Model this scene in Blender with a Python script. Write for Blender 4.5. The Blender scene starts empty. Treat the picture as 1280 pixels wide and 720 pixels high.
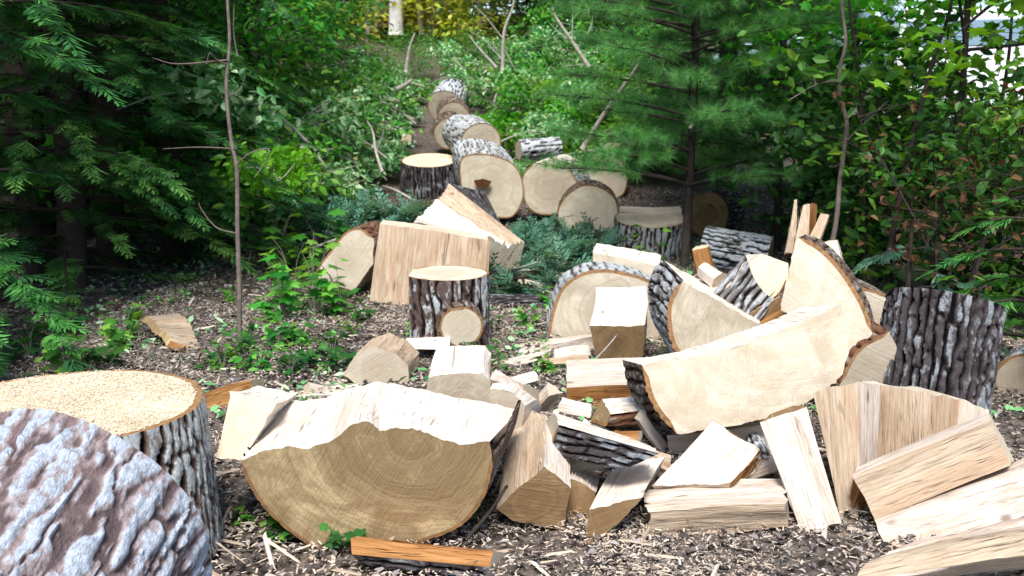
import bpy, math, random
import numpy as np
from mathutils import Vector, Matrix
random.seed(7)
RNG = np.random.default_rng(11)
scene = bpy.context.scene
COL = scene.collection
R = math.radians

# ------------------------------------------------------------------ camera model (1280x720 photograph)
CAM_H, FPX, PITCH = 1.3, 1250.0, math.atan(230 / 1250.0)
CAM = np.array([0.0, 0.0, CAM_H])

def ray(px, py):
    """world direction of a photograph pixel, scaled so that its y component is 1"""
    u, v = (px - 640) / FPX, (360 - py) / FPX
    cp, sp = math.cos(PITCH), math.sin(PITCH)
    d = np.array([u, cp + v * sp, -sp + v * cp])
    return d / d[1]

def at(px, py, d):
    return CAM + ray(px, py) * d

def sm(a, b, x):
    t = np.clip((x - a) / (b - a), 0, 1)
    return t * t * (3 - 2 * t)

# ------------------------------------------------------------------ vectorised value noise
def _hash(i, j, k):
    n = (i * 374761393 + j * 668265263 + k * 2147483647 + 1013904223) & 0xffffffff
    n = ((n ^ (n >> 13)) * 1274126177) & 0xffffffff
    n = ((n ^ (n >> 16)) * 2246822519) & 0xffffffff
    return ((n ^ (n >> 15)) & 0xffff) / 65535.0

def vn(p):
    p = np.asarray(p, float)
    f = np.floor(p); i = f.astype(np.int64); t = p - f; t = t * t * (3 - 2 * t)
    x, y, z = i[..., 0], i[..., 1], i[..., 2]
    def h(a, b, c): return _hash(x + a, y + b, z + c)
    c00 = h(0,0,0)*(1-t[...,0]) + h(1,0,0)*t[...,0]
    c10 = h(0,1,0)*(1-t[...,0]) + h(1,1,0)*t[...,0]
    c01 = h(0,0,1)*(1-t[...,0]) + h(1,0,1)*t[...,0]
    c11 = h(0,1,1)*(1-t[...,0]) + h(1,1,1)*t[...,0]
    a = c00*(1-t[...,1]) + c10*t[...,1]
    b = c01*(1-t[...,1]) + c11*t[...,1]
    return a*(1-t[...,2]) + b*t[...,2]

def fbm(p, o=3):
    p = np.asarray(p, float); s = 0; a = 0.5; tot = 0
    for k in range(o):
        s = s + a * vn(p * (2.03 ** k) + 17.3 * k); tot += a; a *= 0.5
    return s / tot

def gz(x, y):
    """height of the ground"""
    x = np.asarray(x, float); y = np.asarray(y, float)
    z = 0.1 * np.maximum(y - 9, 0) ** 1.0 * sm(8.5, 10.5, y)
    z = z + 0.085 * np.maximum(y - 14.5, 0) * sm(14, 17, y)
    z = z - 0.10 * np.maximum(y - 34, 0)
    z = z - 0.22 * sm(2.55, 1.9, y) - 0.035 * sm(4.2, 3.0, y)
    p = np.stack([x, y, np.zeros_like(x)], -1)
    z = z + (fbm(p * 0.9, 3) - 0.5) * 0.05 * sm(2, 4, y) + (fbm(p * 0.25 + 9, 2) - 0.5) * 0.25 * sm(6, 12, np.abs(x) + y * .5)
    return z

def gpt(px, d):
    x = (px - 640) / FPX * d
    return np.array([x, d, float(gz(x, d))])

# ------------------------------------------------------------------ object helpers
def tag(o, label=None, cat=None, group=None, kind=None):
    if label: o['label'] = label
    if cat: o['category'] = cat
    if group: o['group'] = group
    if kind: o['kind'] = kind
    return o

def empty(name, loc, label, cat, group=None):
    o = bpy.data.objects.new(name, None); COL.objects.link(o)
    o.location = [float(v) for v in loc]; o.empty_display_size = 0.1
    return tag(o, label, cat, group)

def link_mesh(name, V, F, mat, parent=None, loc=(0, 0, 0), smooth=True, sharp=None, attrs=None, mi=None):
    me = bpy.data.meshes.new(name)
    V = np.asarray(V, float) - np.asarray(loc, float)
    if isinstance(F, np.ndarray):
        n, k = F.shape
        me.vertices.add(len(V)); me.vertices.foreach_set('co', V.astype(np.float32).ravel())
        me.loops.add(n * k); me.loops.foreach_set('vertex_index', F.astype(np.int32).ravel())
        me.polygons.add(n)
        me.polygons.foreach_set('loop_start', np.arange(0, n * k, k, dtype=np.int32))
    else:
        me.from_pydata([tuple(v) for v in V], [], [tuple(int(i) for i in f) for f in F])
    me.update(calc_edges=True)
    mats = mat if isinstance(mat, (list, tuple)) else [mat]
    for m in mats: me.materials.append(m)
    if mi is not None: me.polygons.foreach_set('material_index', np.asarray(mi, np.int32))
    me.polygons.foreach_set('use_smooth', np.full(len(me.polygons), smooth, bool))
    if sharp: me.set_sharp_from_angle(angle=R(sharp))
    for an, arr in (attrs or {}).items():
        arr = np.asarray(arr, np.float32)
        if arr.ndim == 2:
            a = me.attributes.new(an, 'FLOAT_VECTOR', 'POINT'); a.data.foreach_set('vector', arr.ravel())
        else:
            a = me.attributes.new(an, 'FLOAT', 'POINT'); a.data.foreach_set('value', arr)
    me.validate()
    o = bpy.data.objects.new(name, me); COL.objects.link(o)
    if parent is not None: o.parent = parent
    else: o.location = [float(v) for v in loc]
    return o

def dup(root, loc, rz, scale, label=None, group=None, tilt=(0, 0)):
    r = root.copy(); COL.objects.link(r)
    r.location = [float(v) for v in loc]; r.rotation_euler = (tilt[0], tilt[1], rz)
    r.scale = (scale, scale, scale) if not isinstance(scale, tuple) else scale
    if label: r['label'] = label
    if group: r['group'] = group
    for ch in list(root.children):
        c = ch.copy(); COL.objects.link(c); c.parent = r
        for g in ch.children:
            d = g.copy(); COL.objects.link(d); d.parent = c
    return r

# ------------------------------------------------------------------ materials
class NT:
    def __init__(self, name):
        self.m = bpy.data.materials.new(name); self.m.use_nodes = True
        self.t = self.m.node_tree; self.t.nodes.clear()
        self.out = self.n('ShaderNodeOutputMaterial')
    def n(self, typ, **kw):
        nd = self.t.nodes.new(typ)
        for k, v in kw.items():
            if k.startswith('i_'):
                key = k[2:]; key = int(key) if key.isdigit() else key.replace('_', ' ')
                nd.inputs[key].default_value = v
            else: setattr(nd, k, v)
        return nd
    def l(self, a, b): self.t.links.new(a, b)
    def math(self, op, a, b=None, c=None):
        nd = self.n('ShaderNodeMath', operation=op)
        for i, v in enumerate((a, b, c)):
            if v is None: continue
            if isinstance(v, (int, float)): nd.inputs[i].default_value = v
            else: self.l(v, nd.inputs[i])
        return nd.outputs[0]
    def vmul(self, v, s):
        nd = self.n('ShaderNodeVectorMath', operation='MULTIPLY'); self.l(v, nd.inputs[0]); nd.inputs[1].default_value = s
        return nd.outputs[0]
    def attr(self, name): return self.n('ShaderNodeAttribute', attribute_name=name)
    def noise(self, v, scale=1, detail=4, rough=0.6, dist=0):
        nd = self.n('ShaderNodeTexNoise'); nd.inputs['Scale'].default_value = scale
        nd.inputs['Detail'].default_value = detail; nd.inputs['Roughness'].default_value = rough
        nd.inputs['Distortion'].default_value = dist
        if v is not None: self.l(v, nd.inputs['Vector'])
        return nd.outputs[0]
    def ramp(self, f, stops):
        nd = self.n('ShaderNodeValToRGB'); e = nd.color_ramp.elements
        while len(e) < len(stops): e.new(0.5)
        for el, (p, c) in zip(e, stops):
            el.position = p; el.color = (*c, 1) if len(c) == 3 else c
        if f is not None: self.l(f, nd.inputs[0])
        return nd.outputs[0]
    def mix(self, f, a, b, mode='MIX'):
        nd = self.n('ShaderNodeMix', data_type='RGBA', blend_type=mode)
        for i, v in ((0, f), (6, a), (7, b)):
            if isinstance(v, (int, float)): nd.inputs[i].default_value = v
            elif isinstance(v, tuple): nd.inputs[i].default_value = (*v, 1)
            else: self.l(v, nd.inputs[i])
        return nd.outputs[2]
    def bump(self, h, dist, strength=1.0):
        nd = self.n('ShaderNodeBump'); nd.inputs['Distance'].default_value = dist; nd.inputs['Strength'].default_value = strength
        self.l(h, nd.inputs['Height']); return nd.outputs[0]
    def done(self, col, rough=0.85, normal=None, spec=0.25, metal=0, transl=None, tcol=None):
        p = self.n('ShaderNodeBsdfPrincipled')
        if isinstance(col, tuple): p.inputs['Base Color'].default_value = (*col, 1)
        else: self.l(col, p.inputs['Base Color'])
        p.inputs['Roughness'].default_value = rough; p.inputs['Specular IOR Level'].default_value = spec
        p.inputs['Metallic'].default_value = metal
        if normal is not None: self.l(normal, p.inputs['Normal'])
        sh = p.outputs[0]
        if transl:
            tr = self.n('ShaderNodeBsdfTranslucent')
            c = tcol if tcol is not None else col
            if isinstance(c, tuple): tr.inputs[0].default_value = (*c, 1)
            else: self.l(c, tr.inputs[0])
            mx = self.n('ShaderNodeMixShader'); mx.inputs[0].default_value = transl
            self.l(p.outputs[0], mx.inputs[1]); self.l(tr.outputs[0], mx.inputs[2]); sh = mx.outputs[0]
        self.l(sh, self.out.inputs[0]); return self.m

def mat_cut(name, sap, heart, rim, hr=0.13, rc=0.35, sc=0.3):
    """sawn end grain: growth rings round the pith, darker heart, blotches, faint saw scratches. rc = ring contrast, sc = scratch contrast"""
    t = NT(name); g = t.attr('grain').outputs['Vector']
    oi = t.n('ShaderNodeObjectInfo').outputs['Random']
    sep = t.n('ShaderNodeSeparateXYZ'); t.l(g, sep.inputs[0])
    uv = t.n('ShaderNodeCombineXYZ'); t.l(sep.outputs[0], uv.inputs[0]); t.l(sep.outputs[1], uv.inputs[1]); t.l(oi, uv.inputs[2])
    fl = t.n('ShaderNodeCombineXYZ'); t.l(sep.outputs[0], fl.inputs[0]); t.l(sep.outputs[1], fl.inputs[1])
    ln = t.n('ShaderNodeVectorMath', operation='LENGTH'); t.l(fl.outputs[0], ln.inputs[0])
    wob = t.noise(uv.outputs[0], 5, 3)
    rad = t.math('ADD', ln.outputs['Value'], t.math('MULTIPLY', t.math('SUBTRACT', wob, 0.5), 0.10))
    rv = t.n('ShaderNodeCombineXYZ'); t.l(rad, rv.inputs[0]); t.l(t.math('MULTIPLY', oi, 9), rv.inputs[1])
    r1 = t.noise(rv.outputs[0], 26, 3, 0.6); r2 = t.noise(rv.outputs[0], 120, 2, 0.6)
    base = t.mix(t.math('MULTIPLY', t.math('SUBTRACT', rad, hr - 0.07), 7), heart, sap)
    blot = t.noise(uv.outputs[0], 6, 6, 0.7, 0.8)
    base = t.mix(t.ramp(blot, [(0.38, (0.85,) * 3), (0.62, (0, 0, 0))]), base, t.mix(0.5, heart, rim))
    base = t.mix(t.ramp(t.noise(uv.outputs[0], 11, 5, 0.7, 1.2), [(0.55, (0, 0, 0)), (0.75, (0.55,) * 3)]), base, tuple(min(1, x * 1.12) for x in sap))
    c = t.mix(t.ramp(r1, [(0.34, (rc * 1.7,) * 3), (0.56, (0, 0, 0))]), base, rim)
    c = t.mix(t.ramp(r2, [(0.35, (rc * 0.8,) * 3), (0.6, (0, 0, 0))]), c, rim)
    ca, sa = 0.82, 0.57
    dv = t.n('ShaderNodeVectorRotate', rotation_type='Z_AXIS'); t.l(uv.outputs[0], dv.inputs['Vector']); t.l(t.math('MULTIPLY', oi, 6.28), dv.inputs['Angle'])
    st = t.noise(t.vmul(dv.outputs[0], (7, 120, 1)), 1, 3, 0.6, 0.5)
    st2 = t.noise(t.vmul(dv.outputs[0], (2.5, 26, 1)), 1, 4, 0.65, 0.9)
    c = t.mix(t.ramp(st2, [(0.52, (0, 0, 0)), (0.75, (sc,) * 3)]), c, rim)
    c = t.mix(t.ramp(t.noise(uv.outputs[0], 80, 3, 0.7), [(0.6, (0, 0, 0)), (0.8, (0.4,) * 3)]), c, tuple(x * 0.4 for x in heart))
    # a few radial drying checks
    nrm = t.n('ShaderNodeVectorMath', operation='NORMALIZE'); t.l(fl.outputs[0], nrm.inputs[0])
    av = t.n('ShaderNodeVectorMath', operation='ADD'); t.l(nrm.outputs[0], av.inputs[0])
    ao = t.n('ShaderNodeCombineXYZ'); t.l(t.math('MULTIPLY', rad, 1.2), ao.inputs[2]); t.l(t.math('MULTIPLY', oi, 5), ao.inputs[0]); t.l(ao.outputs[0], av.inputs[1])
    wv = t.n('ShaderNodeTexNoise'); wv.inputs['Scale'].default_value = 22; t.l(uv.outputs[0], wv.inputs['Vector'])
    ws = t.n('ShaderNodeVectorMath', operation='SCALE'); t.l(wv.outputs['Color'], ws.inputs[0]); ws.inputs['Scale'].default_value = 0.12
    av2 = t.n('ShaderNodeVectorMath', operation='ADD'); t.l(av.outputs[0], av2.inputs[0]); t.l(ws.outputs[0], av2.inputs[1]); av = av2
    ck = t.noise(av.outputs[0], 6, 3, 0.7)
    cm = t.ramp(t.noise(uv.outputs[0], 13, 3, 0.6), [(0.46, (0, 0, 0)), (0.56, (1, 1, 1))])
    cf = t.mix(1.0, t.ramp(ck, [(0.485, (0, 0, 0)), (0.5, (0.6,) * 3), (0.515, (0, 0, 0))]), cm, 'MULTIPLY')
    c = t.mix(cf, c, t.mix(0.5, rim, heart))
    h = t.math('ADD', t.math('MULTIPLY', st, 0.5), t.math('ADD', t.math('MULTIPLY', r2, 0.25), t.math('MULTIPLY', blot, 0.8)))
    return t.done(c, 0.9, t.bump(h, 0.008, 0.7), 0.12)

def mat_split(name, lo, mid, hi, rough_amp=0.007):
    """riven wood: long fibres, stain bands, small knots"""
    t = NT(name); g = t.attr('grain').outputs['Vector']
    s1 = t.noise(t.vmul(g, (38, 38, 2.2)), 1, 6, 0.7, 0.9)
    s2 = t.noise(t.vmul(g, (170, 170, 7)), 1, 3, 0.6, 0.2)
    s3 = t.noise(t.vmul(g, (7, 7, 2.2)), 1, 5, 0.65, 0.7)
    c = t.ramp(t.math('ADD', t.math('MULTIPLY', s1, 0.5), t.math('MULTIPLY', s3, 0.5)), [(0.34, lo), (0.47, mid), (0.62, hi)])
    c = t.mix(t.ramp(s2, [(0.34, (0.6,) * 3), (0.5, (0, 0, 0))]), c, lo)
    pk = t.noise(t.vmul(g, (13, 13, 1.5)), 1, 3, 0.5, 0.4)
    c = t.mix(t.ramp(pk, [(0.52, (0, 0, 0)), (0.68, (0.5,) * 3)]), c, (mid[0] * .95, mid[1] * .78, mid[2] * .66))
    dk = t.noise(t.vmul(g, (30, 30, 1.6)), 1, 4, 0.6, 1.4)
    c = t.mix(t.ramp(dk, [(0.62, (0, 0, 0)), (0.70, (0.8,) * 3)]), c, tuple(x * 0.45 for x in lo))
    kn = t.n('ShaderNodeTexVoronoi'); kn.inputs['Scale'].default_value = 1.0; t.l(t.vmul(g, (7, 7, 4.0)), kn.inputs['Vector'])
    c = t.mix(t.ramp(kn.outputs['Distance'], [(0.05, (0.85,) * 3), (0.12, (0, 0, 0))]), c, tuple(x * 0.5 for x in lo))
    h = t.math('ADD', t.math('ADD', s1, t.math('MULTIPLY', s2, 0.55)), t.math('MULTIPLY', dk, -0.25))
    return t.done(c, 0.88, t.bump(h, rough_amp, 1.0), 0.12)

def mat_bark(name, furrow, mid, ridge, lichen, lich=0.5, bumpd=0.006, stain=None, ls=(9, 9, 5), soft=0.09):
    t = NT(name); g = t.attr('grain').outputs['Vector']; h = t.attr('hgt').outputs['Fac']
    n1 = t.noise(t.vmul(g, (45, 45, 17)), 1, 6, 0.7, 0.5)
    n2 = t.noise(t.vmul(g, ls), 1, 6, 0.68, 0.7)
    hh = t.math('ADD', h, t.math('MULTIPLY', t.math('SUBTRACT', n1, 0.5), 0.7))
    c = t.ramp(hh, [(0.17, furrow), (0.40, mid), (0.75, ridge)])
    if stain: c = t.mix(t.ramp(t.noise(t.vmul(g, (16, 16, 9)), 1, 3), [(0.5, (0, 0, 0)), (0.65, (0.7,) * 3)]), c, stain)
    lf = t.math('ADD', t.math('MULTIPLY', n2, 0.85), t.math('MULTIPLY', hh, 0.5))
    c = t.mix(t.ramp(lf, [(1.0 - lich * 0.42, (0, 0, 0)), (1.0 + soft - lich * 0.42, (0.92,) * 3)]) if lich > 0 else 0.0, c, lichen)
    fine = t.noise(t.vmul(g, (160, 160, 90)), 1, 4, 0.7)
    c = t.mix(t.ramp(fine, [(0.38, (0.4,) * 3), (0.55, (0, 0, 0))]), c, furrow)
    bh = t.math('ADD', n1, t.math('MULTIPLY', fine, 0.7))
    return t.done(c, 0.95, t.bump(bh, bumpd, 1.0), 0.1)

def mat_leaf(name, cols, transl=0.4, rough=0.45, spec=0.35, yel=1.25):
    t = NT(name); r = t.attr('rnd').outputs['Fac']
    k = len(cols)
    c = t.ramp(r, [(i / max(1, k - 1), cc) for i, cc in enumerate(cols)])
    oi = t.n('ShaderNodeObjectInfo')
    hs = t.n('ShaderNodeHueSaturation'); t.l(c, hs.inputs['Color'])
    t.l(t.math('ADD', t.math('MULTIPLY', oi.outputs['Random'], 0.04), 0.48), hs.inputs['Hue'])
    t.l(t.math('ADD', t.math('MULTIPLY', oi.outputs['Random'], 0.4), 0.8), hs.inputs['Value'])
    tc = t.mix(1.0, hs.outputs[0], (1.25 * yel, 1.25, 0.55), 'MULTIPLY')
    return t.done(hs.outputs[0], rough, None, spec, transl=transl, tcol=tc)

def mat_plain(name, col, rough=0.6, spec=0.4, metal=0, var=0.15, scale=8):
    t = NT(name); tc = t.n('ShaderNodeTexCoord').outputs['Object']
    n = t.noise(tc, scale, 5, 0.65)
    c = t.mix(t.ramp(n, [(0.3, (0, 0, 0)), (0.7, (1, 1, 1))]), tuple(x * (1 - var) for x in col), tuple(min(1, x * (1 + var)) for x in col))
    return t.done(c, rough, t.bump(n, 0.002, 0.3), spec, metal)

M = {}
M['cut_pale'] = mat_cut('pale_end_grain', (0.69, 0.625, 0.51), (0.54, 0.475, 0.38), (0.46, 0.36, 0.24), 0.12, 0.2, 0.2)
M['cut_grey'] = mat_cut('weathered_end_grain', (0.60, 0.535, 0.43), (0.40, 0.345, 0.275), (0.35, 0.275, 0.19), 0.13, 0.28, 0.28)
M['cut_gold'] = mat_cut('golden_end_grain', (0.66, 0.52, 0.30), (0.33, 0.245, 0.135), (0.24, 0.155, 0.075), 0.25, 0.38, 0.15)
M['cut_cream'] = mat_cut('cream_end_grain', (0.75, 0.65, 0.49), (0.68, 0.57, 0.42), (0.52, 0.39, 0.24), 0.1, 0.2, 0.2)
M['cut_brown'] = mat_cut('brown_end_grain', (0.40, 0.28, 0.15), (0.28, 0.18, 0.095), (0.17, 0.10, 0.045), 0.1, 0.35, 0.4)
M['split'] = mat_split('split_wood', (0.37, 0.28, 0.22), (0.60, 0.51, 0.43), (0.74, 0.66, 0.58))
M['split_white'] = mat_split('fresh_split_wood', (0.54, 0.44, 0.35), (0.75, 0.67, 0.58), (0.81, 0.76, 0.69))
M['rot'] = mat_plain('rot_and_hole_shade', (0.075, 0.032, 0.014), 0.95, 0.1, 0, 0.5, 40)  # rot brown, kept dark to paint in the shade inside the hole
M['split_tan'] = mat_split('tan_split_wood', (0.24, 0.155, 0.095), (0.42, 0.31, 0.215), (0.56, 0.45, 0.34))
M['split_grey'] = mat_split('greyed_split_wood', (0.30, 0.21, 0.145), (0.46, 0.36, 0.26), (0.58, 0.47, 0.35))
M['split_orange'] = mat_split('orange_split_wood', (0.18, 0.075, 0.025), (0.36, 0.17, 0.06), (0.52, 0.28, 0.11))
M['bark_dark'] = mat_bark('dark_furrowed_bark', (0.005, 0.004, 0.005), (0.024, 0.019, 0.020), (0.07, 0.06, 0.062), (0.26, 0.28, 0.30), 0.34)
M['bark_brown'] = mat_bark('brown_bark', (0.015, 0.009, 0.007), (0.07, 0.045, 0.033), (0.17, 0.12, 0.09), (0.36, 0.38, 0.37), 0.3)
M['bark_red'] = mat_bark('reddish_bark', (0.02, 0.008, 0.005), (0.10, 0.04, 0.023), (0.20, 0.10, 0.06), (0.30, 0.30, 0.30), 0.2)
M['bark_stump'] = mat_bark('grey_ridged_bark', (0.010, 0.007, 0.006), (0.085, 0.055, 0.044), (0.20, 0.155, 0.135), (0.46, 0.50, 0.51), 0.6)
M['bark_pink'] = mat_bark('pinkish_lichened_bark', (0.13, 0.095, 0.095), (0.40, 0.335, 0.34), (0.48, 0.425, 0.43), (0.54, 0.62, 0.73), 0.84, 0.014, (0.34, 0.245, 0.235), (19, 19, 5.0), 0.08)
M['bark_grey'] = mat_bark('grey_black_bark', (0.008, 0.007, 0.007), (0.06, 0.054, 0.053), (0.19, 0.18, 0.178), (0.44, 0.46, 0.48), 0.45)
M['bark_lichen'] = mat_bark('lichened_grey_bark', (0.015, 0.014, 0.014), (0.10, 0.095, 0.094), (0.27, 0.27, 0.275), (0.56, 0.60, 0.64), 0.66)
M['bark_pale'] = mat_bark('pale_grey_bark', (0.05, 0.045, 0.043), (0.19, 0.18, 0.175), (0.33, 0.325, 0.32), (0.52, 0.56, 0.59), 0.62)
M['bark_patch'] = mat_bark('dark_bark_with_pale_patches', (0.010, 0.007, 0.007), (0.055, 0.037, 0.032), (0.12, 0.085, 0.075), (0.50, 0.53, 0.55), 0.44)
M['rim'] = mat_plain('inner_bark', (0.27, 0.15, 0.07), 0.9, 0.1, 0, 0.4, 60)
M['stem'] = mat_plain('grey_twig_bark', (0.17, 0.15, 0.13), 0.9, 0.1, 0, 0.4, 30)
M['stem_pale'] = mat_plain('pale_twig_bark', (0.36, 0.33, 0.29), 0.9, 0.1, 0, 0.35, 30)
M['stem_red'] = mat_plain('red_brown_sapling_bark', (0.15, 0.118, 0.105), 0.85, 0.15, 0, 0.35, 25)
M['stem_dark'] = mat_plain('dark_trunk_bark', (0.04, 0.032, 0.028), 0.95, 0.1, 0, 0.5, 18)
M['birch'] = mat_plain('white_birch_bark', (0.62, 0.60, 0.57), 0.8, 0.2, 0, 0.25, 6)
M['hemlock'] = mat_leaf('hemlock_needles', [(0.016, 0.07, 0.022), (0.04, 0.155, 0.038), (0.13, 0.36, 0.075)], 0.3)
M['hemlock_new'] = mat_leaf('bright_hemlock_needles', [(0.03, 0.15, 0.04), (0.08, 0.28, 0.06), (0.15, 0.38, 0.07)], 0.35)
M['cut_needles'] = mat_leaf('bluish_cut_needles', [(0.03, 0.095, 0.065), (0.07, 0.19, 0.125), (0.16, 0.31, 0.21)], 0.25)
M['pine'] = mat_leaf('white_pine_needles', [(0.045, 0.18, 0.055), (0.10, 0.32, 0.09), (0.22, 0.48, 0.14)], 0.4)
M['leaf'] = mat_leaf('green_leaves', [(0.025, 0.13, 0.02), (0.075, 0.30, 0.035), (0.25, 0.54, 0.08)], 0.45)
M['leaf_bright'] = mat_leaf('bright_green_leaves', [(0.06, 0.25, 0.015), (0.11, 0.40, 0.02), (0.24, 0.56, 0.04)], 0.5)
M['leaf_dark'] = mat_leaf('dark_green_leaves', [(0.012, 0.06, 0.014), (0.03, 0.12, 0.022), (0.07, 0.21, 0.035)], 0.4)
M['leaf_slash'] = mat_leaf('wilted_leaves_painted_glints', [(0.035, 0.16, 0.04), (0.17, 0.46, 0.15), (0.58, 0.75, 0.50)], 0.35, 0.45, 0.4)  # wilted greens; the palest tone paints white glints onto the brush
M['leaf_sun_glow'] = mat_leaf('painted_sunlit_leaves', [(0.30, 0.50, 0.05), (0.55, 0.68, 0.08), (0.78, 0.78, 0.25)], 0.5)  # sunlight on the far leaves is painted into this bright yellow green
M['leaf_rust'] = mat_leaf('dead_rusty_leaves', [(0.04, 0.018, 0.012), (0.09, 0.04, 0.022), (0.20, 0.11, 0.06)], 0.3, 0.7, 0.2, 1.0)
M['litter'] = mat_leaf('dead_leaf_litter', [(0.022, 0.017, 0.017), (0.085, 0.07, 0.068), (0.22, 0.19, 0.182), (0.48, 0.435, 0.42)], 0.1, 0.8, 0.15, 1.0)
M['chips'] = mat_leaf('pale_wood_chips', [(0.36, 0.275, 0.205), (0.56, 0.46, 0.365), (0.70, 0.62, 0.53)], 0.05, 0.9, 0.1, 1.0)
# ------------------------------------------------------------------ wood: a log or split billet lofted from one sawn end to the other
def catmull(p0, p1, p2, p3, t):
    t = t[:, None]
    return 0.5 * ((2 * p1) + (-p0 + p2) * t + (2 * p0 - 5 * p1 + 4 * p2 - p3) * t ** 2 + (-p0 + 3 * p1 - 3 * p2 + p3) * t ** 3)

def resample(A, B, tags, step):
    n = len(A); outA, outB, ct, eix = [], [], [], []
    for i in range(n):
        j = (i + 1) % n
        L = max(np.linalg.norm(A[j] - A[i]), np.linalg.norm(B[j] - B[i]))
        k = max(1, int(math.ceil(L / step)))
        t = np.arange(k) / k
        for S, out in ((A, outA), (B, outB)):
            if tags[i] in 'br':
                p0 = S[i - 1] if tags[i - 1] == tags[i] else 2 * S[i] - S[j]
                p3 = S[(j + 1) % n] if tags[j] == tags[i] else 2 * S[j] - S[i]
                out.append(catmull(p0, S[i], S[j], p3, t))
            else:
                out.append(S[i][None] * (1 - t[:, None]) + S[j][None] * t[:, None])
        ct += [tags[i]] * k; eix += [i] * k
    return np.concatenate(outA), np.concatenate(outB), ct, eix

def h1(i, k=0.0):
    v = np.sin(np.asarray(i, float) * 12.9898 + k * 78.233) * 43758.5453
    return v - np.floor(v)

def bark_height(s, l, lam, seed, style):
    """height field of furrowed bark: wavy columns of plates with cross cracks and flakes"""
    z = np.full_like(s, seed * 3.7)
    st = lambda a, b, k: np.stack([s * a, l * b, z + k], -1)
    pl = style == 'plate'
    warp = fbm(st(8, 4.5, 0), 3) - 0.5
    warp2 = fbm(st(40, 20, 5), 2) - 0.5
    q = s / lam + (2.3 if pl else 1.9) * warp + 0.55 * warp2
    i = np.floor(q); fx = q - i
    asp = 2.2 if pl else 3.6
    r = l / (lam * asp) + h1(i, seed) * 7 + 1.4 * (fbm(st(20, 14, 8), 2) - 0.5)
    j = np.floor(r); fy = r - j
    top = 0.5 + 0.5 * h1(i * 3.1 + j * 7.7, seed)
    d1 = np.minimum(fx, 1 - fx) * 2; d2 = np.minimum(fy, 1 - fy) * 2
    if pl:       # flaky, low bark with a few sharp cracks
        wv = np.abs(np.sin(np.pi * (s / 0.06 + 2.2 * warp)))
        crack = sm(0.01, 0.06, np.abs(fbm(st(17, 5.5, 61), 3) - 0.5)) 
        return np.clip((0.50 + 0.55 * (wv - 0.5) + 1.15 * (fbm(st(85, 60, 21), 4) - 0.5) + 0.7 * (fbm(st(26, 14, 31), 3) - 0.5)) * (0.15 + 0.85 * crack), 0, 1)
    c1 = sm(0.08, 0.40 if not pl else 0.32, d1 + 0.25 * warp2)
    c2 = sm(0.0, 0.16, d2 + 0.2 * warp2)
    fl = fbm(st(75, 48, 21), 3) - 0.5
    mid = fbm(st(28, 11, 31), 3) - 0.5
    return np.clip(c1 * (0.45 + 0.55 * c2) * (0.55 + 0.45 * top) + 0.75 * fl + 0.6 * mid, 0, 1)

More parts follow.
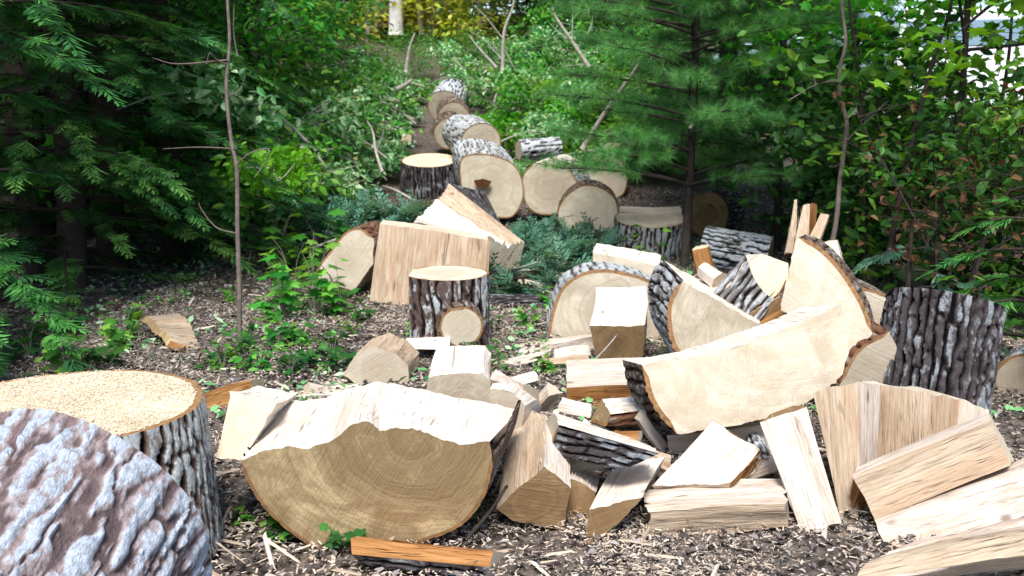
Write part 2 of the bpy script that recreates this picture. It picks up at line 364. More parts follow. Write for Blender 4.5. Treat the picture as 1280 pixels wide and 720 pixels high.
_seed = [0]
def loft(name, label, cat, A, B, tags, group=None, end='cut_pale', split='split', bark='bark_dark', th=0.014, bamp=0.018,
         lam=0.045, step=0.02, samp=0.007, style='ridge', pith=None, lstep=None, back=None, endamp=0.009, bstep=None, splits=None):
    """wood piece from sawn end A to sawn end B (lists of world points). tags per edge: s split face, r rounded split face, b bark.
    splits: {edge index: material} gives single split faces a material of their own"""
    _seed[0] += 1; sd = _seed[0]
    A = np.asarray(A, float); B = np.asarray(B, float)
    has_b = 'b' in tags
    LA, LB, ct, eix = resample(A, B, tags, (bstep or step * 0.6) if has_b else step)
    C = len(LA); ct = np.array(ct)
    w = B.mean(0) - A.mean(0); Ln = np.linalg.norm(w); w /= Ln
    u = np.cross(w, [0, 0, 1.0]); 
    if np.linalg.norm(u) < 1e-3: u = np.array([1.0, 0, 0])
    u /= np.linalg.norm(u); v = np.cross(u, w)
    nr = max(4, int(Ln / (lstep or step * 1.3))) + 1
    tt = np.linspace(0, 1, nr)
    P = LA[:, None] * (1 - tt)[None, :, None] + LB[:, None] * tt[None, :, None]
    mid = 0.5 * (LA + LB)
    tan = np.roll(mid, -1, 0) - np.roll(mid, 1, 0)
    N = np.cross(tan, w); N /= np.maximum(np.linalg.norm(N, axis=1, keepdims=True), 1e-9)
    m2 = np.stack([(mid - mid.mean(0)) @ u, (mid - mid.mean(0)) @ v], 1)
    area = np.sum(m2[:, 0] * np.roll(m2[:, 1], -1) - np.roll(m2[:, 0], -1) * m2[:, 1])
    n2 = np.stack([N @ u, N @ v], 1); t2 = np.roll(m2, -1, 0) - np.roll(m2, 1, 0)
    if np.sum((t2[:, 1] * n2[:, 0] - t2[:, 0] * n2[:, 1])) * np.sign(area) < 0: N = -N
    per = np.concatenate([[0], np.cumsum(np.linalg.norm(np.diff(mid, axis=0), axis=1))])
    S, Lg = np.meshgrid(per, tt * Ln, indexing='ij')
    # bark/split flags per column: a column is bark inside when both neighbouring edges are bark
    prev = np.roll(ct, 1)
    inb = (ct == 'b') & (prev == 'b'); anyb = (ct == 'b') | (prev == 'b')
    ins = np.where(inb, th, 0.0)
    if has_b and not inb.all():                 # bark thins out to nothing where it meets a split face
        ends = per[~inb]; tot = per[-1] + np.linalg.norm(mid[0] - mid[-1])
        dd = np.abs(per[:, None] - ends[None]); dd = np.minimum(dd, tot - dd).min(1)
        ins = ins * np.clip(dd / (2.6 * th), 0, 1)
    fib = fbm(np.stack([S * 34, Lg * 2.2, np.full_like(S, sd)], -1), 4) - 0.5
    low = fbm(np.stack([S * 5, Lg * 4, np.full_like(S, sd + .5)], -1), 2) - 0.5
    if not has_b:                                # split pieces are never quite straight
        rb = np.random.default_rng(sd); bow = (u * rb.normal() + v * rb.normal()) * 0.016 * Ln
        P = P + bow * np.sin(np.pi * tt)[None, :, None]
    stp = np.round(vn(np.stack([S * 16, Lg * 0.9, np.full_like(S, sd + .8)], -1)) * 4) / 4 - 0.5
    disp = (samp * 1.7 * fib + samp * 1.6 * low + samp * 0.9 * stp) * (~anyb)[:, None]
    W = P + N[:, None] * (disp - ins[:, None])[:, :, None]
    for r_, E_ in ((0, LA), (-1, LB)):       # keep both sawn ends flat
        q = E_ - E_.mean(0); nA = np.sum(np.cross(q, np.roll(q, -1, 0)), 0); nA /= max(np.linalg.norm(nA), 1e-12)
        if abs(nA @ w) > 0.3: W[:, r_] -= w * (((W[:, r_] - P[:, r_]) @ nA) / (nA @ w))[:, None]
    if endamp:
        e = (fbm(np.stack([per * 28, per * 0, per * 0 + sd], -1), 3) - 0.5) * endamp
        W[:, 0] -= w * e[:, None]; W[:, -1] += w * e[:, None] * 0.7
    loc = W.reshape(-1, 3).mean(0).copy(); loc[2] = W[..., 2].min()
    root = empty(name, loc, label, cat, group)
    po = (at(*pith) if pith is not None else W[:, 0].mean(0))
    off = np.array([sd * 1.37 % 7, sd * 2.11 % 5, sd * 0.73 % 3])
    def gr(X): return np.stack([(X - po) @ u, (X - po) @ v, (X - po) @ w], -1)
    front = W[:, 0]; back_ = W[:, -1]
    link_mesh('cut_end', front, [list(range(C))], M[end], root, loc, True, attrs={'grain': gr(front)})
    sidx = [c for c in range(C) if ct[c] != 'b']
    def grid_faces(cols, nr_, base=None):
        F = []
        for c in cols:
            d = (c + 1) % C
            a = np.arange(nr_ - 1)
            F.append(np.stack([c * nr_ + a, d * nr_ + a, d * nr_ + a + 1, c * nr_ + a + 1], 1))
        return np.concatenate(F)
    # split faces, each smooth run of one edge group its own face set, in one body part per material
    gW = gr(W.reshape(-1, 3)) + off
    if sidx:
        groups = {}
        for c in sidx: groups.setdefault((splits or {}).get(eix[c], split), []).append(c)
        for mname, cols in groups.items():
            F = grid_faces(cols, nr)
            used = np.unique(F); rm = np.full(C * nr, -1); rm[used] = np.arange(len(used))
            VV, FF, GG = W.reshape(-1, 3)[used], rm[F], gW[used]
            # torn fibres standing off the split surface
            ar = len(cols) * step * Ln; ns = int(min(60, ar * 420)); rs = np.random.default_rng(sd)
            if ns and Ln > 0.12:
                cc = rs.choice(cols, ns); r0 = rs.integers(0, max(1, nr - 3), ns); ln_ = rs.uniform(.03, .14, ns) * min(1, Ln / .4)
                b = W[cc, r0]; nn = N[cc]; sd_ = np.cross(nn, w); wd = rs.uniform(.0008, .0026, ns)[:, None]; lift = rs.uniform(.001, .007, ns)[:, None]
                e = b + w * ln_[:, None] + nn * lift + sd_ * rs.normal(size=(ns, 1)) * .006
                okm = ((e - loc) @ w) < (W[:, -1].mean(0) - loc) @ w
                b, e, sd_, wd, nn = b[okm], e[okm], sd_[okm], wd[okm], nn[okm]; m_ = (b + e) / 2 + nn * .002; k_ = len(b)
                if k_:
                    SV = np.stack([b + nn * .0005, m_ + sd_ * wd, e, m_ - sd_ * wd], 1).reshape(-1, 3)
                    FF = np.concatenate([FF, np.arange(k_ * 4).reshape(-1, 4) + len(VV)]); GG = np.concatenate([GG, np.repeat(gr(b) + off + rs.normal(size=(k_, 3)) * .2, 4, 0)]); VV = np.concatenate([VV, SV])
            link_mesh('split_face', VV, FF, M[mname], root, loc, True, 38, {'grain': GG})
    link_mesh('cut_end', back_, [list(range(C))[::-1]], M[back or end], root, loc, True, attrs={'grain': gr(back_)})
    bidx = [c for c in range(C) if ct[c] == 'b']
    if bidx:
        hg = bark_height(S, Lg, lam, sd, style)
        endf = np.minimum(1, np.minimum(np.arange(nr), np.arange(nr)[::-1]) * 0.35 + 0.2)
        O = P + N[:, None] * ((bamp * (hg - 0.75)) * endf[None] * np.where(inb, 1, 0.3)[:, None])[:, :, None]
        # runs
        runs, cur = [], []
        full = len(bidx) == C
        if full: runs = [list(range(C))]
        else:
            st = next(c for c in range(C) if ct[c] == 'b' and ct[c - 1] != 'b')
            for k in range(C):
                c = (st + k) % C
                if ct[c] == 'b': cur.append(c)
                elif cur: runs.append(cur); cur = []
            if cur: runs.append(cur)
        for run in runs:
            colz = run if full else run + [(run[-1] + 1) % C]
            m = len(colz); V = np.concatenate([O[colz].reshape(-1, 3), W[colz, 0], W[colz, -1]])
            sg = (S[colz] if full else S[colz]).copy()
            G3 = np.concatenate([np.stack([sg.ravel(), np.zeros(m * nr), Lg[colz].ravel()], -1) + off, gr(W[colz, 0]), gr(W[colz, -1])])
            H = np.concatenate([hg[colz].ravel(), np.full(2 * m, 0.5)])
            F, MI = [], []
            kk = m if full else m - 1
            for i in range(kk):
                j = (i + 1) % m
                for r in range(nr - 1):
                    F.append((i * nr + r, j * nr + r, j * nr + r + 1, i * nr + r + 1)); MI.append(0)
                b0 = m * nr
                F.append((b0 + i, b0 + j, j * nr, i * nr)); MI.append(1)
                F.append((b0 + m + j, b0 + m + i, i * nr + nr - 1, j * nr + nr - 1)); MI.append(1)
            link_mesh('bark', V, np.array(F), [M[bark], M['rim']], root, loc, True, 60, {'grain': G3, 'hgt': H}, MI)
    return root

def PX(lst): return [at(*p) for p in lst]

def face(pts, d, a=0.0, b=0.0):
    """pixel outline laid on the plane Y = d + a (X-X0) + b (Z-Z0) through the first point"""
    p0 = at(*pts[0], d); out = []
    for q in pts:
        r = ray(*q)      # CAM + r t with y = t
        t = (d - a * p0[0] + b * (CAM_H - p0[2])) / (1 - a * r[0] - b * r[2])
        out.append(CAM + r * t)
    return out

def prism(name, label, cat, pts, d, ext, tags, a=0.0, b=0.0, **kw):
    A = face(pts, d, a, b)
    return loft(name, label, cat, A, [p + np.array(ext) for p in A], tags, **kw)

def round_log(name, label, cat, c, axis, r, length, chord=None, n=36, irr=0.04, taper=1.0, **kw):
    """a full round: c = centre of the end that shows, axis points from it to the other end. chord=(a0,a1) degrees leaves a split face"""
    c = np.asarray(c, float); ax = np.asarray(axis, float); ax /= np.linalg.norm(ax)
    u = np.cross(ax, [0, 0, 1.0])
    if np.linalg.norm(u) < 0.05: u = np.array([1.0, 0, 0])
    u /= np.linalg.norm(u); v = np.cross(u, ax)
    th = np.arange(n) / n * 2 * math.pi
    rr = 1 + irr * (fbm(np.stack([np.cos(th) * 1.3 + len(label), np.sin(th) * 1.3, th * 0 + c[0] * 7], -1), 2) - 0.5) * 3
    keep = np.ones(n, bool); tags = ['b'] * n
    if chord:
        dg = np.degrees(th); keep = ~((dg > chord[0]) & (dg < chord[1]))
    idx = np.where(keep)[0]
    A = [c + r * rr[i] * (u * math.cos(th[i]) + v * math.sin(th[i])) for i in idx]
    B = [c + ax * length + r * taper * rr[i] * (u * math.cos(th[i]) + v * math.sin(th[i])) for i in idx]
    tags = ['b'] * len(idx)
    if chord:
        for k in range(len(idx)):
            if (idx[(k + 1) % len(idx)] - idx[k]) % n > 1: tags[k] = 's'
    return loft(name, label, cat, A, B, ''.join(tags), **kw)

def tube_geo(path, rad, sides=7, rough=0.0):
    path = np.asarray(path, float); n = len(path); rad = np.broadcast_to(rad, (n,))
    T = np.gradient(path, axis=0); T /= np.maximum(np.linalg.norm(T, axis=1, keepdims=True), 1e-9)
    ref = np.array([0.31, 0.17, 0.93]) if abs(T[0] @ np.array([0.31, 0.17, 0.93])) < 0.9 else np.array([1.0, 0.1, 0])
    U = np.cross(T, ref); U /= np.linalg.norm(U, axis=1, keepdims=True); Vv = np.cross(T, U)
    th = np.arange(sides) / sides * 2 * math.pi
    V = path[:, None] + rad[:, None, None] * (np.cos(th)[None, :, None] * U[:, None] + np.sin(th)[None, :, None] * Vv[:, None])
    if rough: V = V + (RNG.random(V.shape) - .5) * rough * rad[:, None, None]
    F = []
    for i in range(n - 1):
        for k in range(sides):
            q = (k + 1) % sides
            F.append((i * sides + k, i * sides + q, (i + 1) * sides + q, (i + 1) * sides + k))
    V = V.reshape(-1, 3); V = np.concatenate([V, path[:1], path[-1:]]); a = n * sides
    for k in range(sides):
        q = (k + 1) % sides
        F.append((k, q, a, a)); F.append(((n - 1) * sides + q, (n - 1) * sides + k, a + 1, a + 1))
    return V, F

def tubes(list_of):
    Vs, Fs, o = [], [], 0
    for path, rad, sides in list_of:
        V, F = tube_geo(path, rad, sides); Vs.append(V); Fs += [tuple(i + o for i in f) for f in F]; o += len(V)
    Fs = [tuple(dict.fromkeys(f)) for f in Fs]
    return np.concatenate(Vs), Fs

def curve_pts(pts, k=6):
    p = np.asarray(pts, float); out = []
    for i in range(len(p) - 1):
        p0 = p[i - 1] if i else 2 * p[0] - p[1]; p3 = p[i + 2] if i + 2 < len(p) else 2 * p[-1] - p[-2]
        out.append(catmull(p0, p[i], p[i + 1], p3, np.arange(k) / k))
    return np.concatenate(out + [p[-1:]])
# ================================================================== WOOD IN THE PHOTOGRAPH
LG = 'logs and splits of the felled tree'
def absorb(src, root, end_name, side_name):
    '''the pieces of src become parts of root'''
    for ch in list(src.children):
        ch.data.transform(Matrix.Translation(Vector(src.location) - Vector(root.location)))
        ch.name = end_name if ch.name.startswith('cut_end') else side_name
        ch.parent = root
    bpy.data.objects.remove(src)

# ---- foreground, left
round_log('bark_log', 'pinkish bark log with pale lichen ridges filling the lower left corner', 'log',
          (-1.035, 2.19, 0.325), (-0.12, -0.93, -0.32), 0.345, 0.55, group=LG, bark='bark_pink', lam=0.05, bamp=0.019, style='plate',
          bstep=0.006, lstep=0.007, th=0.02, irr=0.05)
stump = round_log('upright_round', 'upright round with a sawdust covered top, behind the pinkish bark log', 'log',
          (-1.31, 2.80, 0.435), (0.03, 0.0, -1), 0.395, 0.45, group=LG, bark='bark_stump', lam=0.042, bamp=0.026, bstep=0.007,
          lstep=0.014, th=0.022, irr=0.05, taper=1.06, end='cut_cream')

# ---- the big half round
_hp = [(299, 573), (330, 562), (362, 556), (382, 560), (400, 556), (425, 545), (440, 531), (452, 526), (466, 531), (474, 538), (500, 534), (525, 536), (548, 547), (575, 555),
       (612, 552), (616, 580), (605, 622), (577, 657), (532, 676), (470, 692), (410, 693), (366, 668), (330, 635), (308, 600)]
_hA = face(_hp, 2.8, 0, -0.2); _ext = np.array([0.015, 0.46, 0.055])
_bk = [(352, 503), (372, 500), (393, 499), (405, 496), (416, 492), (430, 488), (440, 486), (450, 483), (462, 480), (475, 478), (500, 480), (530, 487), (565, 495), (610, 503), (648, 514)]
_hB = [at(q[0], q[1], 3.27) for q in _bk]
_k = (_hB[14][0] - _hB[0][0]) / (_hA[14][0] - _hA[0][0])
_hB += [np.array([_hB[0][0] + (p[0] - _hA[0][0]) * _k, p[1] + _ext[1], p[2] + _ext[2]]) for p in _hA[15:]]
loft('half_round_log', 'biggest half round, flat split side up and a golden brown sawn end facing out', 'split log', _hA, _hB, 's' * 14 + 'b' * 10, group=LG,
     end='cut_gold', split='split_white', bark='bark_brown', th=0.012, bamp=0.014, pith=(515, 545, 2.8), step=0.012, samp=0.009, endamp=0.0)
loft('split_billet', 'small dark barked billet with an orange split face before the biggest half round', 'firewood',
     PX([(617, 688, 2.70), (637, 692, 2.80), (632, 722, 2.78), (606, 724, 2.68), (612, 709, 2.66)]),
     PX([(438, 671, 2.70), (452, 669, 2.82), (466, 706, 2.80), (455, 708, 2.68), (440, 693, 2.66)]), 'ssbbs', group=LG,
     end='cut_pale', split='split_orange', bark='bark_dark', lam=0.03, step=0.012)
loft('split_block', 'pale block with a ridged face touching the left end of the biggest half round', 'firewood',
     PX([(288, 491, 3.02), (346, 504, 2.98), (302, 575, 2.86), (271, 571, 2.90)]),
     PX([(322, 482, 3.34), (372, 492, 3.30), (332, 548, 3.24), (306, 548, 3.28)]), 'ssss', group=LG, end='cut_cream', split='split_white', step=0.014)
loft('split_stick', 'narrow orange sided split pointing left behind the pale ridged block', 'firewood',
     PX([(314, 475, 4.15), (329, 473, 4.30), (331, 500, 4.30), (316, 503, 4.15)]),
     PX([(247, 496, 4.15), (262, 489, 4.30), (272, 514, 4.30), (262, 518, 4.15)]), 'ssss', group=LG, end='cut_cream', split='split_orange', splits={0: 'split'})
loft('split_slab', 'flat white split lying on the ground left of the striped hexagonal block', 'firewood',
     PX([(451, 490, 4.35), (446, 473, 4.62), (447, 484, 4.62), (452, 500, 4.35)]),
     PX([(352, 500, 4.30), (349, 483, 4.60), (349, 493, 4.60), (352, 510, 4.30)]), 'ssss', group=LG, end='cut_pale', split='split_white', samp=0.012)
loft('split_chunk', 'stubby six sided chunk with a striped tan end behind the biggest half round', 'firewood',
     PX([(430, 468, 4.5), (447, 441, 4.55), (470, 433, 4.6), (494, 443, 4.62), (510, 459, 4.62), (510, 476, 4.6), (482, 488, 4.55), (450, 486, 4.5)]),
     [p + np.array([0.03, 0.28, 0.0]) for p in PX([(430, 468, 4.5), (447, 441, 4.55), (470, 433, 4.6), (494, 443, 4.62), (510, 459, 4.62), (510, 476, 4.6), (482, 488, 4.55), (450, 486, 4.5)])],
     'ssssssss', group=LG, end='cut_grey', split='split_tan', step=0.014)
prism('split_block', 'white topped block just behind the right half of the biggest half round', 'firewood',
      [(535, 482), (548, 472), (575, 467), (604, 467), (612, 478), (610, 560), (540, 560)], 3.75, (0.0, 0.34, 0.03), 'rrrsssr', group=LG, end='cut_grey', split='split_white')
loft('split_billet', 'small white topped wedge with a brown front, right of the white topped block', 'firewood',
     PX([(655, 481, 3.60), (673, 489, 3.66), (673, 504, 3.66), (656, 500, 3.58)]),
     PX([(612, 474, 3.82), (620, 463, 3.98), (640, 474, 4.0), (618, 492, 3.82)]), 'ssss', group=LG, end='cut_grey', split='split', splits={3: 'split_tan'}, step=0.012)
loft('split_block', 'greenish grey ended split wedged behind the right end of the biggest half round', 'firewood',
     PX([(612, 486, 3.4), (640, 489, 3.4), (655, 508, 3.4), (650, 560, 3.38), (618, 560, 3.38)]),
     PX([(618, 480, 3.75), (650, 478, 3.75), (676, 500, 3.75), (676, 530, 3.75), (625, 530, 3.75)]), 'sssss', group=LG, end='cut_grey', split='split_white')
loft('split_wedge', 'tall wedge with a wide grey white side, right of the biggest half round', 'firewood',
     PX([(621, 637, 2.95), (680, 582, 2.93), (713, 611, 3.0), (703, 662, 3.0), (641, 650, 2.95)]),
     PX([(646, 509, 3.58), (683, 517, 3.48), (710, 545, 3.45), (702, 575, 3.45), (648, 570, 3.45)]), 'sssss', group=LG, end='cut_brown', split='split_white',
     splits={0: 'split_grey'}, step=0.012)
loft('bark_billet', 'triangular billet with a white top and dark bark side, propped on the tall wedge', 'firewood',
     PX([(699, 531, 3.20), (693, 515, 3.38), (678, 531, 3.40), (684, 567, 3.22)]),
     PX([(824, 567, 2.98), (815, 557, 3.15), (790, 572, 3.2), (780, 586, 3.00)]), 'ssbb', group=LG, end='cut_grey', split='split_white', bark='bark_dark', lam=0.03,
     step=0.012, bstep=0.006, lstep=0.01)
loft('split_block', 'little brown ended block half hidden under the bark sided triangular billet', 'firewood',
     PX([(712, 594, 3.08), (748, 614, 3.08), (738, 652, 3.08), (704, 649, 3.08)]),
     PX([(712, 574, 3.42), (749, 589, 3.42), (745, 620, 3.42), (712, 612, 3.42)]), 'ssss', group=LG, end='cut_brown', split='split', step=0.012)
loft('split_block', 'white topped leaning block with a striped brown end, left of the long lying billet', 'firewood',
     PX([(736, 634, 2.92), (770, 628, 2.9), (804, 621, 2.9), (772, 656, 2.92), (730, 689, 2.9)]),
     PX([(766, 586, 3.25), (798, 577, 3.27), (832, 570, 3.27), (815, 610, 3.27), (760, 640, 3.25)]), 'sssss', group=LG, end='cut_brown', split='split_white', step=0.012)
# ---- foreground, right of centre
loft('split_billet', 'long lying billet with a splintered right end, in front of the leaning white slab', 'firewood',
     PX([(806, 608, 3.15), (806, 640, 3.15), (813, 685, 2.94), (809, 640, 2.92)]),
     PX([(982, 600, 3.20), (980, 640, 3.2), (986, 658, 2.96), (984, 630, 2.94)]), 'ssss', group=LG, end='cut_grey', split='split', splits={2: 'split_grey'},
     step=0.012, samp=0.012, endamp=0.05)
loft('split_slab', 'broad white slab leaning back over the long lying billet', 'firewood',
     PX([(815, 608, 3.12), (912, 604, 3.10), (915, 616, 3.14), (818, 618, 3.16)]),
     PX([(893, 529, 3.45), (951, 561, 3.33), (952, 574, 3.37), (896, 545, 3.5)]), 'ssss', group=LG, end='cut_pale', split='split_white', splits={1: 'split_orange'}, samp=0.010, endamp=0.03)
loft('split_billet', 'flat white billet lying under the wide curved slab', 'firewood',
     PX([(834, 546, 3.62), (842, 540, 3.8), (852, 568, 3.8), (838, 573, 3.62)]),
     PX([(990, 526, 3.55), (990, 519, 3.7), (992, 560, 3.7), (990, 566, 3.55)]), 'ssss', group=LG, end='cut_brown', split='split_white')
loft('split_billet', 'square billet with a white top and orange brown front, left of the wide curved slab', 'firewood',
     PX([(708, 485, 4.2), (708, 451, 4.62), (708, 478, 4.62), (709, 514, 4.22)]),
     PX([(850, 483, 4.2), (850, 448, 4.62), (850, 478, 4.62), (850, 514, 4.22)]), 'ssss', group=LG, end='cut_grey', split='split', splits={3: 'split_orange'})
loft('bark_billet', 'small red barked billet with a white top lying against the square orange fronted billet', 'firewood',
     PX([(763, 518, 3.74), (752, 500, 3.95), (738, 526, 3.9), (757, 533, 3.76)]),
     PX([(812, 512, 3.72), (806, 496, 3.95), (806, 522, 3.9), (810, 532, 3.74)]), 'ssbb', group=LG, end='cut_gold', split='split_white', bark='bark_red', lam=0.03)
prism('slab_log', 'wide curved slab with a hollow top edge, its greenish cream sawn face towards the viewer', 'split log',
      [(802, 456), (826, 453), (850, 450), (890, 442), (941, 426), (975, 413), (1011, 400), (1032, 389), (1051, 380), (1058, 408), (1061, 440), (1054, 468),
       (1030, 492), (985, 514), (940, 526), (890, 537), (846, 542), (824, 520), (809, 492)], 3.5, (-0.03, 0.34, -0.07),
      'r' * 8 + 'ss' + 's' * 6 + 'bbb', b=0.08, group=LG, end='cut_pale', split='split_white', bark='bark_brown', pith=(980, 330, 3.5), bamp=0.03, th=0.02, step=0.014, splits={8: 'split', 9: 'split'})
prism('quarter_log', 'quarter log with furrowed black bark on its left edge, behind the wide curved slab', 'split log',
      [(854, 350), (880, 366), (910, 384), (938, 400), (966, 415), (960, 500), (870, 500), (850, 450), (839, 430), (834, 405), (834, 383), (842, 363)],
      4.45, (-0.03, 0.42, 0.03), 'ssssssb' + 'bbbbb', b=0.1, group=LG, end='cut_grey', split='split_white', bark='bark_grey', pith=(965, 415, 4.5), th=0.022, bamp=0.035,
      lam=0.05, step=0.014, bstep=0.008, lstep=0.012)
loft('split_block', 'white topped block between the striped bark quarter log and the standing quarter log', 'firewood',
     PX([(880, 372, 4.75), (936, 386, 4.72), (945, 440, 4.72), (885, 440, 4.75)]), PX([(870, 349, 5.15), (931, 349, 5.15), (935, 410, 5.15), (872, 410, 5.15)]), 'ssss', group=LG, end='cut_grey', split='split_white', samp=0.012)
loft('split_block', 'white topped cube with a dark brown front, left of the striped bark quarter log', 'firewood',
     PX([(737, 407, 4.85), (770, 408, 4.85), (806, 406, 4.85), (804, 448, 4.9), (746, 449, 4.9)]), PX([(745, 359, 5.3), (775, 360, 5.3), (808, 357, 5.3), (806, 400, 5.3), (750, 400, 5.3)]), 'sssss', group=LG, end='cut_brown', split='split_white', step=0.014)
prism('half_round_log', 'half round with white lichened bark on top, behind the white topped cube', 'split log',
      [(684, 425), (688, 397), (700, 363), (720, 345), (746, 337), (780, 340), (815, 352), (842, 378), (850, 425)], 5.45, (0.0, 0.32, -0.005),
      'bbbbbbbbs', b=0.08, group=LG, end='cut_grey', split='split_tan', bark='bark_pale', th=0.018, bamp=0.018, lam=0.05)
loft('split_block', 'pale block lying just behind the white lichened half round', 'firewood',
     PX([(742, 316, 6.2), (775, 322, 6.2), (830, 335, 6.1), (830, 390, 6.1), (745, 390, 6.2)]), PX([(746, 304, 6.55), (780, 309, 6.55), (826, 319, 6.5), (826, 370, 6.5), (748, 370, 6.55)]), 'sssss', group=LG, end='cut_pale', split='split_white')
prism('bark_billet', 'tilted chunk with a bright cream face and black and white striped bark below it', 'firewood',
      [(932, 319), (952, 317), (985, 329), (986, 346), (973, 371), (959, 368), (943, 348)], 4.75, (-0.16, -0.06, -0.17), 'sssbbbb', b=0.75, group=LG,
      end='cut_cream', split='split', bark='bark_grey', lam=0.045, bamp=0.03, bstep=0.007)
prism('split_wedge', 'brown wedge under the cream faced striped chunk', 'firewood',
      [(938, 391), (975, 372), (982, 380), (968, 412), (945, 410)], 4.6, (0.0, 0.25, 0.0), 'sssss', group=LG, end='cut_brown', split='split_tan')
prism('quarter_log', 'tallest pale quarter log standing on its edge, with a curved brown rim on the right', 'split log',
      [(984, 346), (991, 320), (998, 297), (1018, 304), (1039, 321), (1058, 344), (1075, 371), (1086, 395), (1091, 417), (1082, 434), (1068, 480), (1010, 480), (998, 402), (975, 388)],
      4.2, (0.13, 0.34, -0.03), 'ssbbbbbbssssss', a=-0.25, b=0.2, group=LG, end='cut_pale', split='split_orange', bark='bark_brown', th=0.018, bamp=0.012, pith=(975, 395, 4.2), step=0.014)
for lab, A, B, t_ in (
    ('thin splinter sticking up highest behind the standing quarter log', [(981, 318, 4.8), (993, 316, 4.8), (993, 318, 4.9), (981, 320, 4.9)], [(993, 250, 4.85), (996, 250, 4.85), (996, 250, 4.88), (993, 250, 4.88)], 'split_grey'),
    ('orange sided splintered split standing upright behind the standing quarter log', [(988, 330, 4.75), (1010, 330, 4.75), (1018, 330, 4.95), (995, 330, 4.95)], [(1004, 258, 4.85), (1013, 254, 4.85), (1022, 255, 5.0), (1008, 256, 5.0)], 'split_orange'),
    ('grey split slanting to the right out of the standing quarter log', [(1006, 305, 4.7), (1020, 310, 4.7), (1022, 310, 4.8), (1008, 306, 4.8)], [(1026, 266, 4.85), (1036, 269, 4.85), (1037, 270, 4.95), (1028, 268, 4.95)], 'split_grey'),
    ('short pale split end poking out right of the splinters', [(1032, 335, 4.7), (1054, 335, 4.7), (1056, 335, 4.85), (1034, 335, 4.85)], [(1029, 304, 4.8), (1045, 300, 4.8), (1047, 300, 4.95), (1031, 303, 4.95)], 'split')):
    loft('splinter', lab, 'splinter', PX(A), PX(B), 'ssss', group=LG, end='cut_cream', split=t_, splits={0: 'split_grey'} if 'orange' in lab else None, step=0.012, samp=0.004, endamp=0.03)
prism('half_round_log', 'pale rounded log end peeking out right of the standing quarter log', 'split log',
      [(1055, 366), (1076, 360), (1100, 365), (1117, 378), (1112, 412), (1096, 450), (1060, 450)], 4.62, (0.02, 0.35, 0), 'bbbbsss', group=LG, end='cut_pale', split='split', bark='bark_brown', bamp=0.012)
prism('half_round_log', 'tan half round wedged between the wide curved slab and the dark barked upright log', 'split log',
      [(1050, 480), (1060, 455), (1078, 432), (1112, 414), (1125, 440), (1115, 500), (1052, 520)], 4.02, (0.0, 0.35, 0), 'bbbssss', group=LG, end='cut_grey', split='split_tan', bark='bark_red', bamp=0.012)
bpy.context.view_layer.update()
# dark barked upright log, right
round_log('upright_round', 'dark barked upright log with deep vertical furrows, leaning right', 'log',
          at(1199, 384, 4.05) + np.array([0, 0.14, 0.0]), (-0.22, -0.28, -0.93), 0.232, 0.52, group=LG, bark='bark_dark', lam=0.042, bamp=0.035, th=0.025, bstep=0.007, lstep=0.012)
# the fan of splits, right
loft('split_plank', 'upright split standing between the leaning split and the tan split', 'firewood',
     PX([(1051, 657, 3.08), (1072, 660, 3.06), (1090, 640, 3.2), (1060, 640, 3.25)]),
     PX([(1016, 490, 3.22), (1073, 476, 3.20), (1100, 482, 3.34), (1040, 484, 3.38)]), 'ssss', group=LG, end='cut_pale', split='split_grey', splits={1: 'split'}, step=0.012, endamp=0.03)
loft('split_slab', 'broad tan split with a slanting top edge, behind the fan of splits', 'firewood',
     PX([(1078, 479, 3.36), (1149, 489, 3.38), (1200, 499, 3.40), (1236, 514, 3.42), (1234, 511, 3.54), (1150, 485, 3.52), (1080, 476, 3.5)]),
     PX([(1083, 640, 3.30), (1140, 645, 3.30), (1190, 640, 3.32), (1225, 630, 3.34), (1225, 620, 3.46), (1150, 630, 3.44), (1085, 625, 3.44)]), 'sssssss', group=LG, end='cut_pale', split='split', splits={0: 'split_tan', 1: 'split_tan'}, step=0.012, endamp=0.02)
loft('split_plank', 'wide grey tan split lying diagonally across the others at right', 'firewood',
     PX([(1067, 596, 3.02), (1072, 586, 3.12), (1100, 640, 3.12), (1095, 652, 2.96)]),
     PX([(1238, 527, 3.10), (1236, 515, 3.2), (1268, 575, 3.2), (1263, 582, 3.04)]), 'ssss', group=LG, end='cut_pale', split='split', splits={3: 'split_grey'}, step=0.012)
loft('split_plank', 'pinkish split with a rough face lying beneath the wide diagonal split', 'firewood',
     PX([(1094, 653, 2.93), (1097, 644, 3.1), (1116, 672, 3.1), (1113, 694, 2.84)]),
     PX([(1290, 578, 3.02), (1288, 570, 3.2), (1300, 640, 3.2), (1300, 640, 2.92)]), 'ssss', group=LG, end='cut_pale', split='split', step=0.012, samp=0.014)
loft('split_log', 'rough topped log in the lower right corner, dusted with sawdust', 'log',
     PX([(1062, 735, 2.42), (1092, 704, 2.52), (1130, 690, 2.75), (1150, 740, 2.75)]),
     PX([(1300, 690, 2.42), (1300, 655, 2.52), (1310, 640, 2.75), (1310, 720, 2.75)]), 'rrss', group=LG, end='cut_cream', split='split', splits={0: 'split_grey', 1: 'split'}, step=0.012, samp=0.02)
loft('split_plank', 'leaning split with dark streaks and a brown foot, resting against the upright split', 'firewood',
     PX([(1005, 669, 2.97), (1052, 653, 2.95), (1040, 648, 3.05), (1000, 655, 3.06)]),
     PX([(950, 528, 3.24), (1007, 509, 3.22), (994, 506, 3.32), (962, 518, 3.34)]), 'ssss', group=LG, end='cut_brown', split='split', step=0.01, samp=0.008)
round_log('branch_log', 'small grey log end in the gap beside the leaning split', 'log', at(957, 584, 3.3), (0.1, 1, 0.0), 0.034, 0.3, group=LG, end='cut_grey', bark='bark_lichen', bamp=0.006, th=0.005, lam=0.02)
